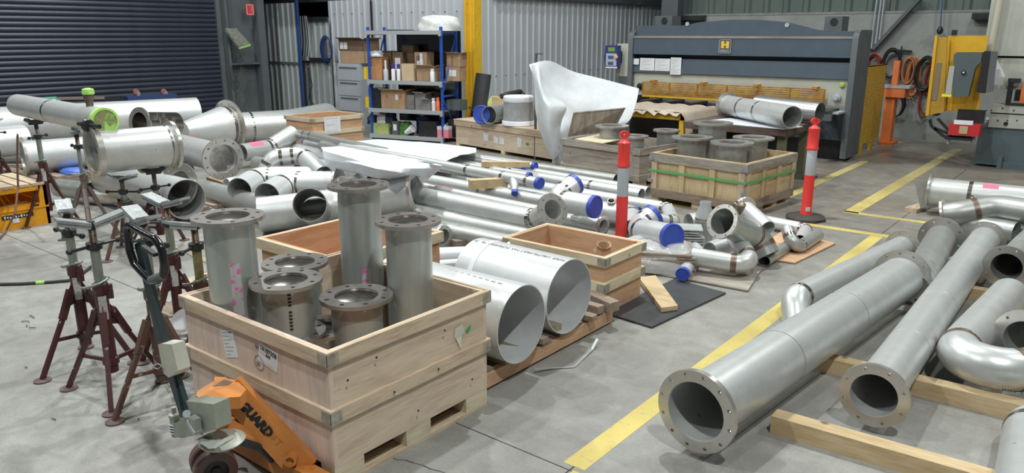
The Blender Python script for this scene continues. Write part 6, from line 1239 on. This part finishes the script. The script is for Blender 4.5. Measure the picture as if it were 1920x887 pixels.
# lifting lugs behind crown
for px, py0, py1, lab in ((1246, 30, 48, 'l'), (1564, 31, 51, 'r')):
    a = WY(px-15, py0, YF+.5); b = WY(px+16, py1, YF+.5); lg = part('motor_cover', MB().b2((a.x, YF+.45, b.z-.06), (b.x, YF+.8, a.z)), MGREY, sr, smooth=0); c = WY(px, (py0+py1)/2, YF+.45); part('cover_recess', MB().cyl((c.x, YF+.44, c.z), (c.x, YF+.45, c.z), .06, n=14), BLKM, lg)
part('top_cover', MB().b2((xa+.1, YF+.2, zT-.1), (xb-.05, YF+1.1, zT-.02)), MGREY, sr, smooth=0)
# ------------------------------------------------------------------ yellow louvred guard panel
XG = -3.5; Pg = [WX(1626, 125, XG), WX(1667, 120, XG), WX(1643, 262, XG), WX(1609, 272, XG)]
y0, y1 = (Pg[0].y+Pg[3].y)/2, (Pg[1].y+Pg[2].y)/2; z0, z1 = .16, 1.47
gp = thing('guard_panel', 'yellow louvred guard panel standing right of the shear', 'guard', (XG, (y0+y1)/2, 0))
part('panel', MB().b2((XG-.02, y0, z0), (XG, y1, z1)), YEL, gp, smooth=0)
part('panel_fold', MB().b2((XG-.06, y0, z0), (XG-.0, y0+.015, z1)).b2((XG-.06, y1-.015, z0), (XG, y1, z1)).b2((XG-.06, y0, z1-.015), (XG, y1, z1)), YEL, gp, smooth=0)
M = MB(); n_ = 0
for r_ in range(22):
    for c_ in range(8):
        yy = y0+.12+c_*(y1-y0-.24)/7; zz_ = z0+.10+r_*(.052)+ (.12 if r_ > 17 else 0)
        if rr.random() < .12: continue
        M.b2((XG-.001, yy-.012, zz_), (XG+.004, yy+.012, zz_+.009))
tag(part('louvre_slots', M, mat('slot_dark', (.16, .09, .01), .7), gp, smooth=0), kind='stuff')
part('foot', MB().b2((XG-.03, (y0+y1)/2+.1, 0), (XG+.02, (y0+y1)/2+.2, .17)), YEL, gp); part('foot', MB().b2((XG-.03, y0+.1, 0), (XG+.02, y0+.2, .17)), YEL, gp)
# orange roller stand
YO = 15.4; a = WY(1655, 262, YO)
os_ = thing('roller_stand', 'orange roller stand behind the yellow louvred panel', 'stand', (a.x, YO, 0))
part('post', MB().b2((WY(1654, 230, YO).x, YO, 0), (WY(1672, 230, YO).x, YO+.25, WY(1670, 182, YO).z)), ORNG2, os_, smooth=0); part('arm', MB().b2((WY(1645, 170, YO).x, YO-.05, WY(1670, 182, YO).z), (WY(1698, 170, YO).x, YO+.3, WY(1670, 165, YO).z)), ORNG2, os_, smooth=0)
part('arm_top', MB().b2((WY(1645, 170, YO).x, YO-.06, WY(1670, 165, YO).z), (WY(1706, 170, YO).x, YO+.32, WY(1670, 160, YO).z)), GREYL, os_, smooth=0); part('upright', MB().b2((WY(1672, 140, YO).x, YO+.05, WY(1678, 160, YO).z), (WY(1683, 140, YO).x, YO+.15, WY(1678, 114, YO).z)), ORNG2, os_, smooth=0)
part('base_foot', MB().b2((WY(1648, 260, YO).x, YO-.1, 0), (WY(1676, 260, YO).x, YO+.35, .05)), ORNG2, os_, smooth=0)
# hoses and cables hung on the back wall
HB = {'black': BLACK, 'orange': mat('cable_orange', (.50, .16, .05), .6), 'brown': mat('cable_tan', (.38, .17, .08), .6), 'red': mat('cable_red', (.22, .03, .025), .6)}
for i, (px, py, rx, rz_, cl, n_, lab) in enumerate(((1638, 118, 11, 15, 'red', 5, 'dark red cable coil hung just right of the shear'), (1672, 120, 15, 26, 'black', 7, 'black cable coil hung behind the orange upright'), (1704, 133, 12, 28, 'brown', 6, 'tan cable coil hung in the middle of the back wall'), (1712, 145, 10, 34, 'orange', 4, 'orange cable loops hanging lowest between the tan and black coils'), (1735, 138, 16, 30, 'black', 8, 'large black hose coil nearest the yellow machine guard'), (1744, 150, 9, 28, 'red', 4, 'red hose coil half hidden by the yellow machine guard'), (1735, 190, 9, 26, 'red', 2, 'long brown-red loop hanging low beside the yellow guard'), (1680, 196, 13, 24, 'black', 3, 'black hose loop hanging low behind the orange stand'))):
    c = WY(px, py, YB-.12); s_ = depth(c)/FPX; t = thing('cable_coil', lab, 'cable coil', c-V((0, 0, rz_*s_)))
    for k in range(n_):
        o = V((rr.uniform(-2, 2)*s_, -.02*k+.05, rr.uniform(-3, 2)*s_)); a_ = rr.uniform(.8, 1.08); M = MB(); M.tube([c+o+V((rx*s_*a_*math.cos(q*PI/12), 0, rz_*s_*a_*math.sin(q*PI/12))) for q in range(25)], .016, 6, False); part('cable_turn', M, HB[cl], t)
t = thing('cable_hook', 'small black label strip on a hook above the hanging cables', 'hook', WY(1695, 98, YB-.05)); part('strip', MB().bar(WY(1681, 95, YB-.06), WY(1710, 97, YB-.06), .02, .05), BLKM, t); part('hook_post', MB().bar(WY(1691, 86, YB-.06), WY(1689, 108, YB-.06), .03, .02), BLKM, t)
t = thing('lifting_sling', 'blue lifting strap with a black hook hanging over the back wall', 'strap', WY(1765, 58, YB-.2)); part('strap', MB().bar(WY(1768, -10, YB-.2), WY(1763, 50, YB-.2), .05, .012), mat('strap_blue', (.06, .10, .33), .6), t); part('hook', MB().lathe([(.0001, -.12), (.05, -.08), (.055, -.03), (.02, .04), (.0001, .04)], WY(1763, 53, YB-.2), n=12), BLKM, t)
# ------------------------------------------------------------------ PRESS BRAKE (right edge)
YP = 13.77; XP = W(1825, 310).x
pb = thing('press_brake', 'cream and teal press brake machine at the right edge', 'machine', (XP+1, YP+.6, 0))
part('base_body', MB().b2((XP, YP, .03), (3, YP+1.1, WY(1850, 238, YP).z)), MTEAL, pb, smooth=0); part('base_rail', MB().b2((XP+.35, YP-.08, .0), (3, YP, .10)), MTEAL, pb, smooth=0); part('base_foot', MB().b2((XP+.32, YP-.12, 0), (XP+.38, YP+.1, .18)), MTEAL, pb, smooth=0)
zb0, zb1, zb2 = WY(1870, 239, YP).z, WY(1870, 212, YP).z, WY(1870, 196, YP).z
part('bed_lower', MB().b2((XP+.12, YP-.03, zb0), (3, YP+.3, zb1-.01)), CREAM, pb, smooth=0); part('bed_upper', MB().b2((XP+.12, YP-.05, zb1+.01), (3, YP+.3, zb2)), CREAM, pb, smooth=0)
part('bed_slot', MB().b2((XP+.12, YP-.02, zb1-.01), (3, YP+.2, zb1+.01)), BLKM, pb, smooth=0); part('die_rail', MB().b2((XP+.3, YP-.06, zb2), (3, YP+.02, zb2+.035)), BLKM, pb, smooth=0)
for px in (1853, 1871, 1889, 1907): c = WY(px, 226, YP-.03); part('bolt_hole', MB().cyl((c.x, YP-.036, c.z), (c.x, YP-.028, c.z), .011, n=8), BLKM, pb)
for px in (1849, 1859, 1880, 1901): c = WY(px, 203+(px % 2)*4, YP-.05); part('bolt_hole', MB().cyl((c.x, YP-.056, c.z), (c.x, YP-.048, c.z), .011, n=8), BLKM, pb)
c = WY(1886, 232, YP-.03); part('port_hole', MB().cyl((c.x, YP-.037, c.z), (c.x, YP-.028, c.z), .03, n=14), BLKM, pb); c = WY(1852, 222, YP-.03); part('grease_cap', MB().cyl((c.x, YP-.05, c.z), (c.x, YP-.028, c.z), .022, n=12), PAPER, pb)
xc_ = WY(1868, 100, YP+.1).x
part('ram_upper', MB().b2((xc_, YP+.10, WY(1880, 105, YP).z), (3, YP+.5, 3.6)), CREAM, pb, smooth=0); part('ram_lower', MB().b2((xc_+.02, YP+.14, WY(1880, 168, YP).z), (3, YP+.5, WY(1880, 109, YP).z)), CREAM, pb, smooth=0)
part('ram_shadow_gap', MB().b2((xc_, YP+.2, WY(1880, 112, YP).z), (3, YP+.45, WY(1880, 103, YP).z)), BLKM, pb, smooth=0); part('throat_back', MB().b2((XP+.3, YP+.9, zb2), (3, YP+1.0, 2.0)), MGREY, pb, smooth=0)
part('side_frame', MB().b2((WY(1852, 40, YP+.3).x, YP+.35, WY(1852, 95, YP+.3).z), (xc_+.02, YP+1.1, 2.6)), CREAM, pb, smooth=0)
part('hydraulic_pipe', MB().cyl(WY(1857, 97, YP-.05), WY(1878, -15, YP-.05), .055, n=18), mat('tube_cream', (.50, .48, .38), .45), pb)
part('tool_holder', MB().b2((WY(1886, 185, YP).x, YP, zb2+.03), (WY(1892, 185, YP).x+.02, YP+.1, WY(1890, 150, YP).z)), BLKM, pb, smooth=0); part('tool_cap', MB().b2((WY(1890, 150, YP).x, YP-.02, WY(1890, 155, YP).z), (WY(1914, 150, YP).x, YP+.1, WY(1890, 147, YP).z)), BLKM, pb, smooth=0); part('yellow_guard', MB().b2((WY(1914, 170, YP).x, YP+.05, zb2+.03), (3, YP+.1, WY(1914, 157, YP).z)), ORNG2, pb, smooth=0)
part('drawing_sheet', MB().prism([WY(1870, 112, YP-.1), WY(1887, 148, YP-.12), WY(1862, 160, YP-.1)], (0, .004, 0)), PAPER, pb, 'white drawing sheet clipped to the machine', smooth=0)
# yellow guard door (C-frame)
YQ = 13.4
gd = thing('guard_door', 'yellow machine guard door with grey control box, left of the press brake', 'guard', WY(1790, 262, YQ))
part('door_post', MB().prism([WY(1753, 66, YQ), WY(1758, 66, YQ), WY(1741, 217, YQ), WY(1735, 217, YQ)], (0, .06, 0)), YEL, gd, smooth=0)
part('door_panel', MB().prism([WY(1758, 69, YQ+.03), WY(1776, 70, YQ+.03), WY(1770, 210, YQ+.03), WY(1742, 216, YQ+.03)], (0, .02, 0)), mat('guard_dull', (.46, .27, .03), .5), gd, smooth=0)
part('window', MB().prism([WY(1757, 118, YQ+.02), WY(1766, 118, YQ+.02), WY(1756, 188, YQ+.02), WY(1746, 188, YQ+.02)], (0, .008, 0)), mat('acrylic', (.22, .19, .15), .15), gd, smooth=0)
part('back_panel', MB().prism([WY(1778, 67, YQ+.12), WY(1853, 67, YQ+.12), WY(1848, 96, YQ+.12), WY(1843, 120, YQ+.12), WY(1836, 205, YQ+.12), WY(1780, 208, YQ+.12), WY(1768, 208, YQ+.12)], (0, .02, 0)), YEL, gd, smooth=0)
part('inner_frame', MB().prism([WY(1776, 70, YQ+.05), WY(1781, 70, YQ+.05), WY(1772, 205, YQ+.05), WY(1766, 208, YQ+.05)], (0, .03, 0)), YEL, gd, smooth=0)
part('shelf_plate', MB().prism([WY(1735, 219, YQ-.1), WY(1760, 211, YQ+.15), WY(1763, 215, YQ+.15), WY(1739, 224, YQ-.1)], (.0, .05, 0)), MGREY, gd, smooth=0)
for a, b in (((1744, 224), (1746, 236)), ((1746, 236), (1770, 256)), ((1770, 256), (1822, 258)), ((1758, 222), (1782, 248)), ((1752, 240), (1785, 253))): part('tray_tube', MB().bar(WY(*a, YQ), WY(*b, YQ), .04, .04), BLKM, gd, smooth=0)
for px in (1781, 1827): part('tray_foot', MB().cyl(WY(px, 258, YQ), WY(px-4, 270, YQ), .022, n=10), GREYL, gd)
part('tray', MB().b2((WY(1774, 257, YQ).x, YQ-.1, WY(1774, 260, YQ).z), (WY(1824, 257, YQ).x, YQ+.25, WY(1774, 255, YQ).z)), BLKM, gd, smooth=0)
cbx = part('control_box', MB().prism([WY(1788, 102, YQ-.12), WY(1795, 98, YQ-.12), WY(1842, 98, YQ-.12), WY(1840, 115, YQ-.12), WY(1828, 128, YQ-.12), WY(1815, 181, YQ-.12), WY(1785, 182, YQ-.12)], (0, .14, 0)), mat('box_slate', (.085, .11, .12), .5), gd, smooth=0)
part('estop', MB().lathe([(.03, 0), (.03, .02), (.0001, .022)], WY(1807, 136, YQ-.125), (0, -1, 0), 14), BLKM, cbx); part('lamp', MB().lathe([(.015, .02), (.0001, .028)], WY(1807, 136, YQ-.125), (0, -1, 0), 10), PAPER, cbx)
part('instruction_strip', MB().prism([WY(1780, 124, YQ-.13), WY(1790, 124, YQ-.13), WY(1783, 176, YQ-.13), WY(1772, 176, YQ-.13)], (0, .01, 0)), mat('strip_grey', (.40, .40, .37), .6), cbx, smooth=0); part('yellow_tag', MB().prism([WY(1766, 176, YQ-.13), WY(1784, 177, YQ-.13), WY(1783, 182, YQ-.13), WY(1765, 181, YQ-.13)], (0, .01, 0)), mat('tag_yellow', (.8, .75, .06), .5), cbx, smooth=0)
part('black_shroud', MB().prism([WY(1845, 96, YQ-.15), WY(1858, 96, YQ-.15), WY(1846, 175, YQ-.15), WY(1830, 173, YQ-.15)], (0, .15, 0)), BLACK, cbx, smooth=0); part('mirror_panel', MB().prism([WY(1858, 96, YQ-.16), WY(1871, 97, YQ-.16), WY(1861, 172, YQ-.16), WY(1848, 174, YQ-.16)], (0, .05, 0)), mat('panel_dim', (.17, .18, .19), .25, .4), cbx, smooth=0)
part('top_lamp', MB().b2((WY(1781, 66, YQ).x, YQ+.1, WY(1781, 66, YQ).z), (WY(1790, 66, YQ).x, YQ+.2, WY(1785, 56, YQ).z)), BLKM, gd)
tb = thing('toolbox', 'open red toolbox with black lid on the black tray', 'toolbox', WY(1806, 256, YQ-.02))
xa_, xb_ = WY(1779, 240, YQ-.1).x, WY(1838, 240, YQ-.1).x; za_, zb_ = WY(1806, 253, YQ).z, WY(1806, 231, YQ).z
part('box_body', MB().b2((xa_, YQ-.12, za_), (xb_, YQ+.12, zb_)), mat('toolbox_red', (.50, .025, .03), .45), tb, smooth=0); part('lid', MB().b2((xa_+.06, YQ+.08, zb_), (xb_+.01, YQ+.14, WY(1806, 206, YQ).z)), BLKM, tb, smooth=0)
part('latch', MB().b2(((xa_+xb_)/2-.06, YQ-.128, za_+.03), ((xa_+xb_)/2+.05, YQ-.12, zb_-.03)), mat('latch_tan', (.45, .36, .22), .5), tb, smooth=0); part('paper_strip', MB().b2((xa_+.06, YQ-.125, zb_-.01), (xb_-.10, YQ-.118, zb_+.055)), PAPER, tb, smooth=0)
# ------------------------------------------------------------------ tables before the shear
zt2 = .80; P = W(1283, 214, zt2); L_ = W(1182, 203, zt2)
yt = thing('welding_table', 'yellow frame table covered with a stained canvas cloth', 'table', (P.x-.8, P.y+.5, 0)); yx0 = L_.x-.2
part('top_rail', MB().b2((yx0, P.y, zt2-.10), (P.x, P.y+.06, zt2)), YELD, yt, smooth=0); part('top_rail', MB().b2((P.x-.06, P.y, zt2-.10), (P.x, P.y+1.1, zt2)), YELD, yt, smooth=0)
for x, y in ((P.x-.08, P.y), (yx0, P.y), (P.x-.08, P.y+1.02)): part('leg', MB().b2((x, y, 0), (x+.08, y+.08, zt2-.09)), YELD, yt, smooth=0)
part('table_top', MB().b2((yx0, P.y, zt2), (P.x, P.y+1.1, zt2+.02)), BLKM, yt, smooth=0); part('dark_shelf', MB().b2((yx0+.1, P.y+.5, .1), (P.x-.1, P.y+.55, zt2-.12)), BLKM, yt, smooth=0)
CLO = mat('canvas_stained', (.50, .44, .37), .85, 0, (.36, .27, .20), 2.2, (1, 1, 1), .2, .4, 16)
rr2 = random.Random(9); nx, ny = 22, 12; vs = []
for j in range(ny+1):
    for i in range(nx+1):
        u = yx0+.0+(P.x+.10-yx0)*i/nx; v = P.y-.06+1.2*j/ny; z = zt2+.035+.012*math.sin(i*1.3)+rr2.uniform(-.006, .008)
        if j == 0: z -= .05+.03*math.sin(i*2.1)
        if i == nx: z -= .32; u -= .02
        elif i == nx-1: z -= .05
        vs.append(V((u, v, z)))
M = MB(); w1 = nx+1; n_ = len(vs); f_ = [(j*w1+i, j*w1+i+1, (j+1)*w1+i+1, (j+1)*w1+i) for j in range(ny) for i in range(nx)]
M.add(vs+[p-V((0, 0, .006)) for p in vs], f_+[tuple(n_+k for k in reversed(q)) for q in f_]); solo('canvas_cloth', M, CLO, 'stained canvas cloth draped over the yellow frame table', 'cloth', smooth=60)
zw = .80; Q = W(1474, 243, zw); Lq = W(1300, 228, zw)
wb = thing('steel_workbench', 'heavy rusty steel workbench carrying two bright pipes, before the shear', 'workbench', (Q.x-.8, Q.y+.4, 0))
RUST = mat('bench_rust', (.16, .115, .10), .6, .3, (.10, .07, .06), 8)
part('bench_top', MB().b2((Lq.x-.1, Q.y, zw-.09), (Q.x, Q.y+1.1, zw)), RUST, wb, smooth=0)
for x, y in ((Q.x-.14, Q.y+.10), (Lq.x, Q.y+.1), (Q.x-.14, Q.y+.95)): part('leg', MB().b2((x, y, 0), (x+.10, y+.10, zw-.09)), mat('leg_olive', (.20, .19, .11), .6, .1, (.12, .11, .08), 7), wb, smooth=0)
c = W(1500, 333); part('post', MB().cyl((c.x, c.y, .0), (c.x, c.y, zw-.05), .055, n=16), RUST, wb); part('post_base', MB().b2((c.x-.2, c.y-.15, 0), (c.x+.2, c.y+.15, .03)), RUST, wb, smooth=0); part('end_plate', MB().b2((Q.x-.3, Q.y+.25, zw-.14), (c.x+.06, Q.y+.9, zw-.09)), RUST, wb, smooth=0)
rp_, C = pp('bright pipe on the workbench, flange at its left and open mouth at its right', [(1486, 220, zw+.17), (1364, 197, zw+.17)], 21, mt=STEEL, n=40, e1='flange', fr=1.32, seams=[.45, .72])
pp('second bright pipe lying behind on the workbench, cut square at the right', [(1538, 211, zw+.16), (1420, 196, zw+.20)], 19, mt=mat('steel_bright', (.66, .67, .69), .25, .85, (.5, .5, .5), 6), n=36)
M = MB(); M.prism([W(1310, 228, zw+.002), W(1370, 222, zw+.002), W(1505, 238, zw+.002), W(1470, 243, zw+.002)], (0, 0, .006)); solo('film_sheet', M, WR2, 'white film spread under the pipes on the workbench', 'plastic sheet', smooth=0)
M = blob(MB(), W(1468, 345, 0), .12, .08, .04, 0, 3, 16, 7, .2); solo('plastic_scrap', M, WRAP, 'scrap of white plastic on the floor under the workbench', 'plastic scrap', smooth=20)
# plate and bracket leaning in the strapped crate background
for o in list(bpy.data.objects):
    if o.get('label') and o.parent is None and o.get('category') is None and o.get('kind') is None: pass
